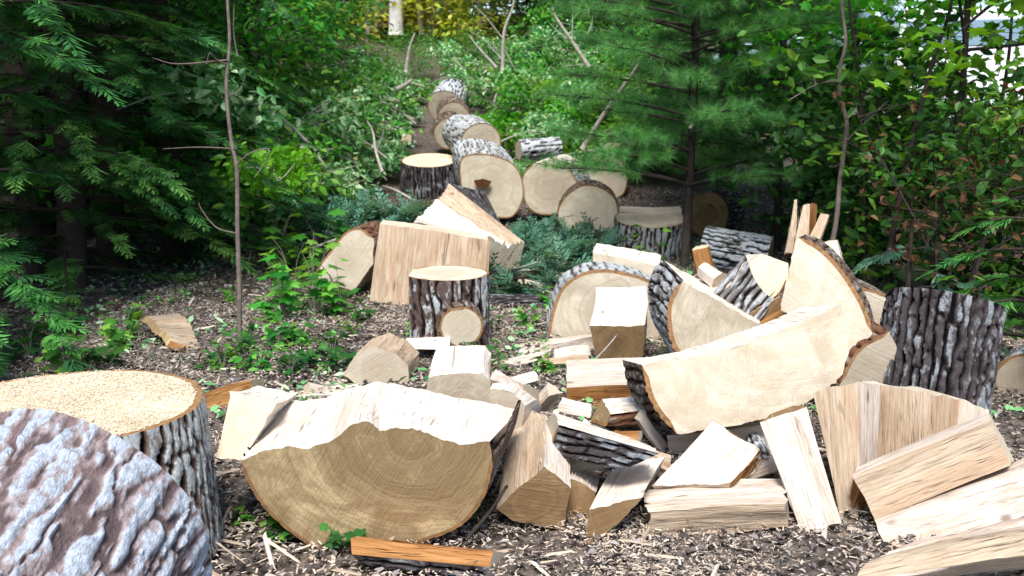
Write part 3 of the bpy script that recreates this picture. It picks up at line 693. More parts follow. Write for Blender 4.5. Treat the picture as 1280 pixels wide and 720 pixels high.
round_log('branch_log', 'mossy grey log cut by the right edge beyond the dark barked upright log', 'log', at(1283, 480, 4.3), (0.5, 0.6, 0.02), 0.14, 0.5, group=LG, end='cut_grey', bark='bark_lichen')

# ---- middle ground
knot_root = round_log('upright_round', 'upright round with mottled bark and a sawn branch knot low on its front', 'log',
          at(558, 341, 5.32), (0.0, 0.02, -1), 0.226, 0.41, chord=(150, 205), group=LG, bark='bark_patch', lam=0.06, bamp=0.02, bstep=0.008, lstep=0.012, end='cut_pale', split='split_orange')
kc = at(577, 409, 5.02) + np.array([0, 0.0, 0])
kr = round_log('knot', 'x', 'x', kc, (-0.1, 1, 0.08), 0.112, 0.14, end='cut_pale', bark='bark_brown', bamp=0.012, th=0.012, irr=0.07)
absorb(kr, knot_root, 'knot_end', 'knot_bark')
loft('split_slab', 'flat white scrap on the ground in front of the upright round with the knot', 'firewood',
     PX([(508, 437, 5.0), (507, 422, 5.05), (530, 426, 5.2), (530, 440, 5.2)]), PX([(562, 438, 4.95), (563, 422, 5.0), (560, 418, 5.15), (562, 430, 5.15)]), 'ssss', group=LG, end='cut_cream', split='split_white')
loft('split_slab', 'large slab standing on end with vertical brown streaks, behind the upright round with the knot', 'split log',
     PX([(475, 280, 6.62), (540, 288, 6.57), (613, 301, 6.5), (611, 295, 6.72), (540, 282, 6.8), (480, 275, 6.84)]),
     PX([(463, 377, 6.5), (530, 385, 6.42), (608, 392, 6.35), (606, 384, 6.6), (535, 376, 6.68), (468, 368, 6.7)]), 'ssbsss', group=LG,
     end='cut_pale', split='split_tan', bark='bark_brown', samp=0.012)
loft('split_log', 'big split trunk piece with a dark bark stripe, lying slantwise behind the large standing slab', 'split log',
     PX([(611, 302, 6.8), (638, 310, 6.95), (656, 303, 7.2), (650, 326, 7.2), (634, 338, 6.9), (613, 358, 6.8)]),
     PX([(519, 274, 7.2), (546, 253, 7.5), (561, 229, 7.7), (606, 240, 8.0), (606, 270, 8.0), (525, 310, 7.4)]), 'rrbsss', group=LG,
     end='cut_pale', split='split_white', splits={1: 'split_grey'}, bark='bark_dark', samp=0.04, lam=0.05)
prism('half_round_log', 'pale sawn round half in shade at the far left of the middle logs', 'split log',
      [(393, 345), (400, 330), (414, 312), (431, 291), (450, 285), (467, 298), (466, 330), (442, 364), (400, 360)], 6.7, (0.06, 0.4, 0.0), 'bbbbbssbb', group=LG,
      end='cut_pale', split='split', bark='bark_red', a=0.15, bamp=0.015)
round_log('branch_log', 'dark thin log lying right of the upright round with the knot', 'log', at(694, 379, 6.35), (-1, 0.06, 0.0), 0.052, 0.43, group=LG, end='cut_brown', bark='bark_dark', bamp=0.01, th=0.008, lam=0.025)
loft('branch_log', 'weathered pale slab lying left of the white topped cube', 'firewood',
     PX([(744, 422, 5.2), (742, 416, 5.35), (742, 430, 5.35), (746, 437, 5.2)]), PX([(648, 440, 5.15), (650, 431, 5.35), (650, 444, 5.35), (648, 450, 5.15)]), 'ssss', group=LG, end='cut_grey', split='split', samp=0.02)
loft('bark_slab', 'curved slab of bark lying on the leaf litter left of the reddish sapling', 'bark slab',
     PX([(176, 394, 5.6), (190, 398, 5.45), (214, 426, 5.15), (208, 432, 5.15), (184, 404, 5.45), (172, 399, 5.6)]),
     PX([(222, 393, 5.85), (234, 400, 5.6), (252, 438, 5.2), (246, 446, 5.15), (226, 408, 5.6), (218, 400, 5.85)]), 'ssssss', group=LG, end='cut_gold', split='split_grey', splits={2: 'split_orange'}, samp=0.012)

# ---- the bucked trunk running back up the slope
rot = prism('trunk_round', 'round with a dark rot hole in its face, nearest in the bucked trunk', 'log',
      [(577, 198), (600, 192), (624, 196), (644, 207), (654, 228), (653, 252), (638, 272), (606, 268), (583, 252), (575, 225)], 9.9, (-0.10, 0.5, 0.13), 'b' * 10, group=LG,
      end='cut_pale', bark='bark_pale', bamp=0.02, step=0.03, b=-0.1)
ho = prism('dark_hole_disc', 'x', 'x', [(592, 226), (603, 224), (614, 227), (610, 234), (598, 236)], 9.87, (0, 0.02, 0), 'sssss', end='rot', split='rot', step=0.03)  # flat disc instead of a hollow, its inner darkness put into the colour
absorb(ho, rot, 'dark_hole_disc', 'dark_hole_disc_edge')
prism('trunk_round', 'round with a bright flattened top and grey shaded face, middle of the far row', 'log',
      [(651, 242), (654, 218), (667, 204), (690, 199), (711, 209), (722, 230), (716, 255), (695, 268), (667, 265)], 10.0, (0.16, 0.45, 0.03), 'bbssbbbbb', group=LG,
      end='cut_grey', split='split_white', bark='bark_pale', step=0.03, bamp=0.02)
prism('trunk_round', 'nearest round of the far row, a clean pale disc with a thin brown rim', 'log',
      [(697, 275), (700, 255), (713, 240), (731, 231), (753, 235), (770, 250), (773, 275), (765, 298), (745, 305), (714, 299)], 9.2, (0.03, 0.42, 0.02), 'b' * 10, group=LG,
      end='cut_pale', bark='bark_brown', step=0.03, bamp=0.014)
prism('trunk_round', 'pale round half hidden by the pine boughs at the right end of the far row', 'log',
      [(732, 212), (740, 196), (755, 191), (772, 197), (784, 214), (782, 238), (770, 248), (745, 246)], 11.4, (0.05, 0.4, 0.02), 'b' * 8, group=LG, end='cut_pale', bark='bark_brown', step=0.03, bamp=0.014)
round_log('tree_stump', 'dark barked stump with a bright oval top beside the bucked trunk', 'stump', at(537, 200, 11.6), (0, 0.2, -1), 0.32, 0.45, group=LG,
          end='cut_cream', bark='bark_dark', bamp=0.03, bstep=0.02, lstep=0.03, taper=1.12)
round_log('upright_round', 'dark upright round with pale bark ridges and leaves lying on its top, below the pine', 'log', at(813, 273, 8.6), (0, 0.14, -1), 0.315, 0.36, group=LG,
          end='cut_grey', bark='bark_stump', bamp=0.03, bstep=0.012, lstep=0.02, lam=0.05)
loft('split_billet', 'narrow pale split lying on top of the dark upright round below the pine', 'firewood', PX([(852, 262, 8.8), (850, 258, 8.95), (850, 264, 8.95), (852, 270, 8.8)]),
     PX([(775, 264, 8.8), (775, 258, 8.95), (775, 266, 8.95), (775, 271, 8.8)]), 'ssss', group=LG, end='cut_pale', split='split')
round_log('trunk_round', 'shaded brown faced log lying under the pine', 'log', at(884, 268, 9.6), (0.45, 0.8, 0.0), 0.215, 0.55, group=LG, end='cut_brown', bark='bark_dark', bamp=0.02, step=0.03)
round_log('bark_log', 'lichened grey log lying in shade behind the striped cream chunk', 'log', at(962, 322, 7.7), (-0.9, 0.35, 0.12), 0.165, 0.52, group=LG, end='cut_gold', bark='bark_lichen', bamp=0.025, bstep=0.014, lstep=0.02)
loft('splinter', 'short orange brown split standing upright left of the lichened grey log', 'splinter', PX([(872, 349, 6.6), (894, 349, 6.6), (896, 346, 6.75), (874, 346, 6.75)]),
     PX([(865, 313, 6.6), (884, 309, 6.6), (886, 306, 6.75), (868, 309, 6.75)]), 'ssss', group=LG, end='cut_cream', split='split_orange', back='cut_cream', endamp=0.02)
CH = [('third round of the bucked trunk with lichened bark, lying askew', (601, 180), 11.2, (-0.35, 1, 0.18), 0.24, 0.5, 'bark_pale'),
      ('grey barked round left of the third one in the bucked trunk', (583, 178), 12.2, (-0.25, 1, 0.25), 0.22, 0.5, 'bark_pale'),
      ('lowest tan disc of the small stack up the slope', (563, 167), 14.4, (-0.1, 1, 0.2), 0.235, 0.45, 'bark_brown'),
      ('middle tan disc of the small stack up the slope', (567, 147), 15.0, (-0.1, 1, 0.2), 0.235, 0.45, 'bark_brown'),
      ('topmost tan disc of the small stack up the slope', (556, 134), 15.8, (0.15, 1, 0.3), 0.27, 0.7, 'bark_lichen'),
      ('grey log lying sideways above the bright topped round', (648, 188), 11.6, (1, 0.35, 0.05), 0.12, 0.5, 'bark_lichen')]
for lab, (px, py), d, ax, r, L, bk in CH:
    round_log('trunk_round', lab, 'log', at(px, py, d), ax, r, L, group=LG, end='cut_pale' if 'disc' not in lab else 'cut_grey', bark=bk, bamp=0.02, bstep=0.03, step=0.03, lstep=0.03)
CHIP = [((455, 105), 14.5, 0.16), ((472, 140), 13.5, 0.2), ((488, 132), 14, 0.18), ((455, 152), 13, 0.15), ((508, 172), 12.5, 0.14), ((790, 150), 13.0, 0.2), ((790, 180), 12, 0.22), ((766, 185), 12.2, 0.18)]
for (px, py), d, s in CHIP:
    p = at(px, py, d); v = RNG.normal(size=3) * 0.3
    A = [p + np.array(q) * s for q in ((-.5, 0, -.3), (.4, .1, -.4), (.5, 0, .3), (-.3, -.1, .35))]
    loft('wood_chunk', 'pale split chunk lying among the cut green branches up the slope', 'firewood', A, [q + np.array([s * .5 * v[0], s * .9, s * v[2]]) for q in A], 'ssss', group='pale chunks among the cut branches', end='cut_cream', split='split')

# ---- small loose splits and slabs filling the gaps of the pile
FR = 'loose split pieces in the gaps of the pile'
_fr = [('short white split in the gap left of the flat white billet', (700, 505), (738, 512), 3.75, .09, .05, 'split_white'),
       ('stringy orange split in the gap below the small red barked billet', (735, 548), (800, 545), 3.45, .07, .05, 'split_orange'),
       ('grey split under the left end of the broad leaning slab', (840, 590), (800, 575), 3.35, .08, .05, 'split_grey'),
       ('thin brown split lying under the curved slab', (880, 548), (975, 556), 3.75, .06, .05, 'split_tan'),
       ('short split propped under the broad leaning slab on the right', (935, 590), (975, 575), 3.35, .07, .05, 'split'),
       ('narrow white split behind the striped bark tilted chunk', (900, 350), (880, 335), 5.0, .10, .08, 'split_white'),
       ('torn slab scrap flat on the ground below the middle rounds', (625, 455), (690, 440), 5.0, .10, .03, 'split'),
       ('white scrap flat on the ground left of the square billet', (640, 478), (668, 470), 4.5, .07, .03, 'split_white'),
       ('grey bark backed scrap on the ground before the white topped cube', (672, 452), (735, 446), 4.8, .07, .03, 'split_grey'),
       ('short tan split leaning on the back of the biggest half round', (668, 508), (690, 486), 3.8, .08, .06, 'split'),
       ('white flat scrap on the ground right of the big split trunk piece', (655, 352), (690, 358), 6.9, .12, .03, 'split_white'),
       ('pale scrap among the conifer boughs before the far row', (640, 345), (668, 338), 7.3, .1, .03, 'split'),
       ('brown split jammed between the standing quarter log and the striped chunk', (955, 412), (985, 395), 4.45, .07, .06, 'split_orange'),
       ('orange brown split showing under the curved slab beside its bark', (775, 560), (835, 575), 3.35, .06, .05, 'split_tan'),
       ('short white wedge standing in the gap right of the tall wedge', (722, 560), (735, 535), 3.35, .07, .07, 'split'),
       ('brown faced split behind the leaning split and the broad slab', (950, 560), (1000, 545), 3.6, .09, .07, 'split_tan'),
       ('pale split wedged between the upright split and the wide diagonal split', (1062, 640), (1080, 590), 3.12, .05, .05, 'split_orange'),
       ('grey white split flat behind the square billet', (690, 446), (735, 437), 5.0, .09, .05, 'split_white'),
       ('ragged slab of bark backed wood under the triangular billet', (700, 585), (760, 575), 3.3, .08, .05, 'split_grey'),
       ('white split slanting down from the small red barked billet', (800, 520), (830, 560), 3.65, .07, .05, 'split_white'),
       ('short split lying left of the stubby chunk', (385, 486), (425, 492), 4.4, .07, .05, 'split'),
       ('torn white sliver lying in front of the fan of splits', (1010, 690), (1075, 682), 2.9, .03, .02, 'split_white'),
       ('short pale split lying at the foot of the fan of splits', (1060, 668), (1098, 672), 3.0, .05, .04, 'split')]
for lab, a, b, d, wd, hg_, sp in _fr:
    A0, B0 = at(*a, d), at(*b, d * RNG.uniform(.98, 1.03)); w_ = (B0 - A0) / np.linalg.norm(B0 - A0)
    sd_ = np.cross(w_, [0, 0, 1.0]); sd_ /= np.linalg.norm(sd_); up_ = np.cross(sd_, w_)
    q = [(-.5, -.5), (.5, -.4), (.35, .3), (-.1, .55), (-.55, .2)]
    loft('split_piece', lab, 'firewood', [A0 + sd_ * wd * x * RNG.uniform(.8, 1.2) + up_ * hg_ * y for x, y in q], [B0 + sd_ * wd * x * RNG.uniform(.7, 1.1) + up_ * hg_ * y * RNG.uniform(.7, 1.1) for x, y in q], 'sssss', group=FR,
         end='cut_pale', split=sp, step=0.012, samp=0.008, endamp=0.03)
# ================================================================== GROUND
def ground():
    xs = np.concatenate([-np.geomspace(90, 6, 26), np.linspace(-5.6, 5.6, 141), np.geomspace(6, 90, 26)])
    ys = np.concatenate([-np.geomspace(60, 1, 10), np.linspace(0, 1.9, 8), np.linspace(2, 12, 151), np.geomspace(12.3, 120, 46)])
    X, Y = np.meshgrid(xs, ys, indexing='ij'); Z = gz(X, Y)
    near = sm(14, 9, np.abs(X) + Y)
    Z = Z + near * (fbm(np.stack([X * 6, Y * 6, X * 0], -1), 3) - 0.5) * 0.05 * (1 - .6 * sm(4.5, 3.2, Y))
    n, m = X.shape; i, j = np.meshgrid(np.arange(n - 1), np.arange(m - 1), indexing='ij'); a = (i * m + j).ravel()
    F = np.stack([a, a + m, a + m + 1, a + 1], 1)
    t = NT('forest_floor'); p = t.n('ShaderNodeNewGeometry').outputs['Position']
    n1 = t.noise(p, 1.3, 5, 0.65); n2 = t.noise(p, 24, 6, 0.72, 0.5); n3 = t.noise(p, 110, 4, 0.7)
    vo = t.n('ShaderNodeTexVoronoi'); vo.inputs['Scale'].default_value = 34; t.l(p, vo.inputs['Vector'])
    vs = t.n('ShaderNodeSeparateColor'); t.l(vo.outputs['Color'], vs.inputs[0])
    c = t.ramp(n2, [(0.3, (0.018, 0.015, 0.014)), (0.5, (0.078, 0.066, 0.06)), (0.7, (0.21, 0.18, 0.165))])
    c = t.mix(t.ramp(vs.outputs[0], [(0.72, (0, 0, 0)), (0.78, (0.6,) * 3)]), c, (0.20, 0.15, 0.12))
    c = t.mix(t.ramp(n3, [(0.5, (0, 0, 0)), (0.68, (0.5,) * 3)]), c, (0.32, 0.25, 0.19))
    h = t.math('ADD', n2, t.math('MULTIPLY', vo.outputs['Distance'], 0.5))
    m_ = t.done(c, 0.95, t.bump(h, 0.02, 0.8), 0.1)
    o = link_mesh('ground', np.stack([X, Y, Z], -1).reshape(-1, 3), F, m_)
    tag(o, kind='structure')
ground()

# ------------------------------------------------------------------ scattering small faces
def scat(TV, TF, Mx, T, rnd=None):
    """copies of one little template (verts, faces of equal length) under k matrices and offsets"""
    k = len(T); TV = np.asarray(TV, float); TF = np.asarray(TF)
    V = np.einsum('kij,nj->kni', Mx, TV) + T[:, None]
    F = (TF[None] + (np.arange(k) * len(TV))[:, None, None]).reshape(-1, TF.shape[1])
    r = np.repeat(RNG.random(k) if rnd is None else rnd, len(TV))
    return V.reshape(-1, 3), F, r

def frames(fw, up, roll=None):
    """matrices whose x axis runs along fw and z axis near up"""
    fw = fw / np.maximum(np.linalg.norm(fw, axis=1, keepdims=True), 1e-9)
    y = np.cross(up, fw); y /= np.maximum(np.linalg.norm(y, axis=1, keepdims=True), 1e-9)
    z = np.cross(fw, y)
    return np.stack([fw, y, z], 2)

def rdir(k, zs=1.0):
    v = RNG.normal(size=(k, 3)); v[:, 2] *= zs
    return v / np.linalg.norm(v, axis=1, keepdims=True)

LEAF_V = np.array([(0, 0, 0), (.35, .27, .05), (.7, .2, .0), (1, 0, -.12), (.7, -.2, .0), (.35, -.27, .05), (.5, 0, -.03)])
LEAF_F = np.array([(0, 6, 2, 1), (6, 3, 2, 2), (0, 5, 4, 6), (6, 4, 3, 3)])
LEAF_F = np.array([(0, 6, 1), (1, 6, 2), (6, 3, 2), (0, 5, 6), (5, 4, 6), (6, 4, 3)])
_mp = [(0, 0), (.18, .28), (.12, .52), (.38, .36), (.62, .48), (.62, .2), (1, 0), (.62, -.2), (.62, -.48), (.38, -.36), (.12, -.52), (.18, -.28)]
MAPLE_V = np.array([(x, y, -0.25 * abs(y) - .1 * x * x) for x, y in _mp] + [(.38, 0, 0.0)])
MAPLE_F = np.array([(i, (i + 1) % 12, 12) for i in range(12)])
def spray_template(nside=8, w=0.05, ln=0.42, droop=0.12):
    V, F = [], []; rg = np.random.default_rng(5)
    def rh(p, q, wd):
        p = np.array(p); q = np.array(q); d = q - p; s = np.array([-d[1], d[0], 0]); s = s / np.linalg.norm(s) * wd
        b = len(V); V.extend([p, p + d * .5 + s, q, p + d * .5 - s]); F.append((b, b + 1, b + 2, b + 3))
    rh((0, 0, 0), (1, 0, -droop), w * .6)
    for i in range(nside):
        x = 0.06 + 0.88 * i / (nside - 1)
        for s in (-1, 1):
            xx = x + rg.uniform(-.04, .04); l = (ln * (1 - 0.75 * x) + .05) * rg.uniform(.6, 1.25)
            rh((xx, 0, -droop * xx * xx), (xx + l * rg.uniform(.6, .95), s * l * rg.uniform(.6, .95), -droop * xx * xx - droop * .7 * l * 1.5), w)
    return np.array(V), np.array(F)
SPR_V, SPR_F = spray_template(9, 0.034, 0.46)
SPRC_V, SPRC_F = spray_template(6, 0.055, 0.45)
def tuft_template(n=16, w=0.012):
    V, F = [], []
    rg = np.random.default_rng(3)
    for i in range(n):
        a = rg.random() * 6.28; c = 0.25 + 0.65 * rg.random(); d = np.array([c, math.sqrt(1 - c * c) * math.cos(a), math.sqrt(1 - c * c) * math.sin(a)]) * (0.8 + .3 * rg.random())
        s = np.cross(d, [0.3, .5, .8]); s = s / np.linalg.norm(s) * w; b0 = np.array([-0.25 * rg.random(), 0, 0]); b = len(V)
        V.extend([b0 - s, b0 + s, b0 + d + [0, 0, -.08]]); F.append((b, b + 1, b + 2))
    return np.array(V), np.array(F)
TUFT_V, TUFT_F = tuft_template()

def foliage(name, parent, mat, TV, TF, P, fw, up, size, rnd=None):
    Mx = frames(fw, up) * np.asarray(size)[:, None, None]
    V, F, r = scat(TV, TF, Mx, P, rnd)
    return link_mesh(name, V, F, mat, parent, (0, 0, 0), False, attrs={'rnd': r})

# ------------------------------------------------------------------ litter, chips
def on_ground(k, x0, x1, y0, y1, fn=None):
    out = np.zeros((0, 2))
    while len(out) < k:
        p = np.stack([RNG.uniform(x0, x1, k * 2), y0 + (y1 - y0) * RNG.random(k * 2) ** 1.5], 1)
        p = p[np.abs(p[:, 0]) < p[:, 1] * 0.62 + .3]
        if fn is not None: p = p[RNG.random(len(p)) < fn(p[:, 0], p[:, 1])]
        out = np.concatenate([out, p])
    out = out[:k]; return np.stack([out[:, 0], out[:, 1], gz(out[:, 0], out[:, 1])], 1)
def flat_stuff(name, mat, TV, TF, P, s0, s1, tilt, lift=0.012):
    k = len(P); fw = rdir(k, tilt); up = rdir(k, 0) * tilt + np.array([0, 0, 1.0])
    P = P + np.array([0, 0, lift]) + np.array([0, 0, .02]) * RNG.random((k, 1))
    o = foliage(name, None, M[mat], TV, TF, P, fw, up, RNG.uniform(s0, s1, k))
    return tag(o, kind='stuff')
CURL_V = LEAF_V.copy(); CURL_V[:, 2] += 0.9 * (CURL_V[:, 1] ** 2) * 3 + .25 * (CURL_V[:, 0] - .5) ** 2
P = on_ground(60000, -6, 5, 2.3, 12, lambda x, y: np.where((y < 4.2) & (x > -1.6), .55, 1)); P[:, 2] -= .004
flat_stuff('leaf_litter', 'litter', CURL_V, LEAF_F, P, 0.012, 0.042, 0.35)
CHIP_V = np.array([(0, 0, 0), (1, .1, .03), (.9, .42, .0), (.1, .35, .05), (.1, .1, .12), (.9, .2, .14), (.8, .36, .1), (.2, .3, .13)])
CHIP_F = np.array([(4, 5, 6, 7), (0, 1, 5, 4), (1, 2, 6, 5), (2, 3, 7, 6), (3, 0, 4, 7)])
P = on_ground(52000, -2.5, 3.2, 2.3, 9, lambda x, y: np.clip(0.07 + 1.5 * fbm(np.stack([x * 2.6, y * 2.6, x * 0 + 3], -1), 3) ** 3.2, 0, 1))
flat_stuff('wood_chips', 'chips', CHIP_V * [1, .8, .7], CHIP_F, P, 0.005, 0.024, 0.3)
P = on_ground(70000, -2.5, 3.2, 2.3, 8, lambda x, y: np.clip(0.02 + 2.6 * np.clip(fbm(np.stack([x * 1.9 + 5, y * 1.9, x * 0 + 8], -1), 3) - .42, 0, 1) * 2, 0, 1)); P[:, 2] += .004 * RNG.random(len(P))
flat_stuff('sawdust_drifts', 'chips', CHIP_V * [1, .9, .7], CHIP_F, P, 0.003, 0.009, 0.3)
P = on_ground(600, -2.2, 2.6, 2.4, 9); flat_stuff('wood_shards', 'chips', CHIP_V * [1, .28, .35], CHIP_F, P, 0.04, 0.15, 0.25)
TW_V = np.array([(0, -.015, 0), (0, .015, 0), (1, .01, .03), (1, -.01, .03), (.5, 0, .05)]); TW_F = np.array([(0, 4, 3, 3), (1, 2, 4, 4), (0, 1, 4, 4)])
TW_F = np.array([(0, 4, 3), (1, 2, 4), (0, 1, 4), (4, 2, 3)])
P = on_ground(2200, -4, 4, 2.4, 10); flat_stuff('twig_litter', 'stem', TW_V * [1, .5, .6], TW_F, P, 0.06, 0.22, 0.15)

P = on_ground(3200, -3.2, 2.2, 4.0, 9.5, lambda x, y: np.clip(fbm(np.stack([x * 1.6, y * 1.6, x * 0 + 4], -1), 3) * 3 - 1.1, 0.05, 1)); o = flat_stuff('fallen_green_leaves', 'leaf_slash', LEAF_V, LEAF_F, P, 0.025, 0.065, 0.5, .02)
# sawdust on the sawn round in the left foreground (grains lying on its top)
k = 22000; rr = 0.375 * np.sqrt(RNG.random(k)); aa = RNG.random(k) * 6.283
keep = RNG.random(k) < np.clip(3.2 * (fbm(np.stack([rr * np.cos(aa) * 5 + 3, rr * np.sin(aa) * 5, rr * 0], -1), 3) - .30), .08, 1); rr = rr[keep]; aa = aa[keep]; k = len(rr)
P = np.stack([-1.31 + rr * np.cos(aa), 2.80 + rr * np.sin(aa), np.full(k, 0.437)], 1)
P[:, 2] += 0.010 * fbm(np.stack([P[:, 0] * 9, P[:, 1] * 9, P[:, 0] * 0], -1), 3) * RNG.random(k)
o = foliage('sawdust', None, M['chips'], CHIP_V, CHIP_F, P, rdir(k, .3), rdir(k, 0) * .4 + np.array([0, 0, 1.0]), RNG.uniform(0.003, 0.009, k)); tag(o, kind='stuff')

# ------------------------------------------------------------------ trees
def hemlock(label, h, r, seed, spray_n=11, mat='hemlock', low=0.25, group=None, big=0.36, per=0.17, name='hemlock_tree'):
    rg = np.random.default_rng(seed)
    root = empty(name, (0, 0, 0), label, 'tree', group)
    zt = np.linspace(0, h, 9); tp = np.stack([0.05 * np.sin(zt * 1.3 + seed), 0.05 * np.cos(zt * 1.1 + seed) - .05, zt], 1)
    parts = [(tp, np.linspace(0.016 * h + .01, 0.008, 9), 8)]
    Ps, Fs, Us, Ss = [], [], [], []
    z = low
    while z < h - 0.15:
        for q in range(2):
            a = rg.random() * 6.283; L = r * (1 - (z / h) ** 1.3) * rg.uniform(0.55, 1.1) + 0.12
            t = np.linspace(0, 1, 7); el = rg.uniform(-0.05, 0.28)
            br = np.stack([math.cos(a) * t * L, math.sin(a) * t * L, z + t * L * el - 0.34 * L * t ** 2.2], 1)
            parts.append((br, np.linspace(0.006 + .006 * L, 0.003, 7), 4))
            m = max(4, int(spray_n * 2.3 * L)); ts = rg.uniform(0.12, 1.0, m) ** 0.8
            pb = np.stack([np.interp(ts, t, br[:, i]) for i in range(3)], 1)
            sd = rg.choice([-1, 1], m); yaw = a + sd * rg.uniform(0.25, 1.15, m) * (1 - .5 * ts)
            fw = np.stack([np.cos(yaw), np.sin(yaw), rg.uniform(-0.55, 0.05, m)], 1)
            Ps.append(pb); Fs.append(fw); Us.append(np.array([0, 0, 1.0]) + rg.normal(size=(m, 3)) * .25); Ss.append(big * 0.62 * rg.uniform(0.5, 1.2, m) * (1 - 0.35 * ts))
            Ps.append(br[-1:]); Fs.append(np.array([[math.cos(a), math.sin(a), -.5]])); Us.append(np.array([[0, 0, 1.0]])); Ss.append(np.array([big * .55]))
        z += per * rg.uniform(0.7, 1.3)
    V, F = tubes(parts); link_mesh('trunk', V, F, M['stem_dark'], root)
    foliage('crown', root, M[mat], SPR_V, SPR_F, np.concatenate(Ps), np.concatenate(Fs), np.concatenate(Us), np.concatenate(Ss))
    return root

def white_pine(label, h, r, seed, low=0.8, group=None):
    rg = np.random.default_rng(seed)
    root = empty('white_pine', (0, 0, 0), label, 'tree', group)
    zt = np.linspace(0, h, 10); tp = np.stack([0.05 * np.sin(zt * .9), 0 * zt, zt], 1)
    parts = [(tp, np.linspace(0.036, 0.01, 10), 8)]; Ps, Fs, Ss = [], [], []
    z = low
    while z < h - .1:
        nb = rg.integers(4, 7); a0 = rg.random() * 6
        for q in range(nb):
            a = a0 + q * 6.283 / nb + rg.uniform(-.3, .3); L = r * (1 - (z / h) ** 2) * rg.uniform(.6, 1.1) + .15
            t = np.linspace(0, 1, 6); br = np.stack([math.cos(a) * t * L, math.sin(a) * t * L, z + .25 * t * L - .12 * L * t ** 2 + rg.uniform(-.1, .1)], 1)
            parts.append((br, np.linspace(.014, .004, 6), 5))
            for sx in range(int(15 * L) + 4):
                ts = rg.uniform(.25, 1); p = np.array([np.interp(ts, t, br[:, i]) for i in range(3)])
                ya = a + rg.uniform(-1.1, 1.1); l2 = rg.uniform(.15, .4) * (1.2 - .5 * ts); e = p + l2 * np.array([math.cos(ya), math.sin(ya), rg.uniform(-.05, .35)])
                parts.append((np.stack([p, e]), np.array([.004, .002]), 3))
                kk = rg.integers(6, 10); tt = rg.uniform(.25, 1.0, kk)[:, None]
                Ps.append(p * (1 - tt) + e * tt); d = (e - p)[None] / l2 + rg.normal(size=(kk, 3)) * .35; Fs.append(d); Ss.append(rg.uniform(.07, .115, kk))
        z += rg.uniform(.15, .25)
    V, F = tubes(parts); link_mesh('trunk', V, F, M['stem_dark'], root)
    Ps = np.concatenate(Ps); foliage('crown', root, M['pine'], TUFT_V, TUFT_F, Ps, np.concatenate(Fs), rdir(len(Ps)), np.concatenate(Ss))
    return root

def leafy(name, label, h, r, seed, n=1600, leaf=0.09, mat='leaf', TV=LEAF_V, TF=LEAF_F, low=0.25, trunk='stem', tr=0.03, group=None, cat='tree', stems=1, clump=0.28, nb=26, flat=0.5):
    """broad-leaved tree or shrub: stems, limbs, twigs with leaves clustered round the twig ends"""
    rg = np.random.default_rng(seed)
    root = empty(name, (0, 0, 0), label, cat, group)
    parts, tips = [], []
    for s in range(stems):
        lean = rg.normal(size=2) * (0.06 if stems == 1 else 0.3) * h
        zt = np.linspace(0, 1, 8); tp = np.stack([lean[0] * zt ** 1.4 + .03 * h * np.sin(zt * 5 + s), lean[1] * zt ** 1.4 + .03 * h * np.cos(zt * 4 + s) - .03 * h, zt * h * rg.uniform(.8, 1)], 1)
        parts.append((tp, np.linspace(tr, tr * .25, 8), 7))
        for b in range(nb // stems):
            t0 = rg.uniform(low, 1); p = np.array([np.interp(t0, zt, tp[:, i]) for i in range(3)])
            a = rg.random() * 6.283; env = math.sin(math.pi * min(1, (t0 - low * .6) / (1.08 - low * .6))) ** .6
            L = r * rg.uniform(.4, 1.05) * (.35 + .65 * env); e = p + L * np.array([math.cos(a), math.sin(a), rg.uniform(.1, .7)])
            m = (p + e) / 2 + rg.normal(size=3) * .06 * L
            parts.append((curve_pts([p, m, e], 3), np.linspace(tr * .4, tr * .1, 7), 4))
            for q in range(4):
                e2 = m + (e - m) * rg.uniform(0, 1) + rg.normal(size=3) * [.3, .3, .18] * L
                parts.append((np.stack([m + (e - m) * .3, e2]), np.array([tr * .12, tr * .06]), 3)); tips.append(e2)
            tips.append(e)
    tips = np.array(tips); ci = rg.integers(0, len(tips), n)
    P = tips[ci] + rg.normal(size=(n, 3)) * clump * np.array([1, 1, .6]) * r * .5
    keep = P[:, 2] > 0.05; P = P[keep]; k = len(P)
    fw = rg.normal(size=(k, 3)) * [1, 1, .45] + [0, 0, -.3]; up = rg.normal(size=(k, 3)) * flat + [0, 0, 1.0]
    V, F = tubes(parts); link_mesh('trunk' if cat == 'tree' else 'stems', V, F, M[trunk], root)
    if cat != 'tree': root.children[0].name = 'stem'
    foliage('crown' if cat == 'tree' else 'foliage', root, M[mat], TV, TF, P, fw, up, leaf * rg.uniform(.6, 1.25, k), np.clip(rg.random(k) * .7 + .3 * rg.random(len(tips))[ci[keep]], 0, 1))
    return root

def put(root, px, d, rz=0.0, s=1.0, dz=0.0):
    p = gpt(px, d); root.location = (p[0], p[1], p[2] - 0.03 + dz); root.rotation_euler = (0, 0, rz); root.scale = (s, s, s)
    return root
def putc(src, px, d, rz, s, label, group=None):
    p = gpt(px, d); return dup(src, (p[0], p[1], p[2] - .03), rz, s, label, group)

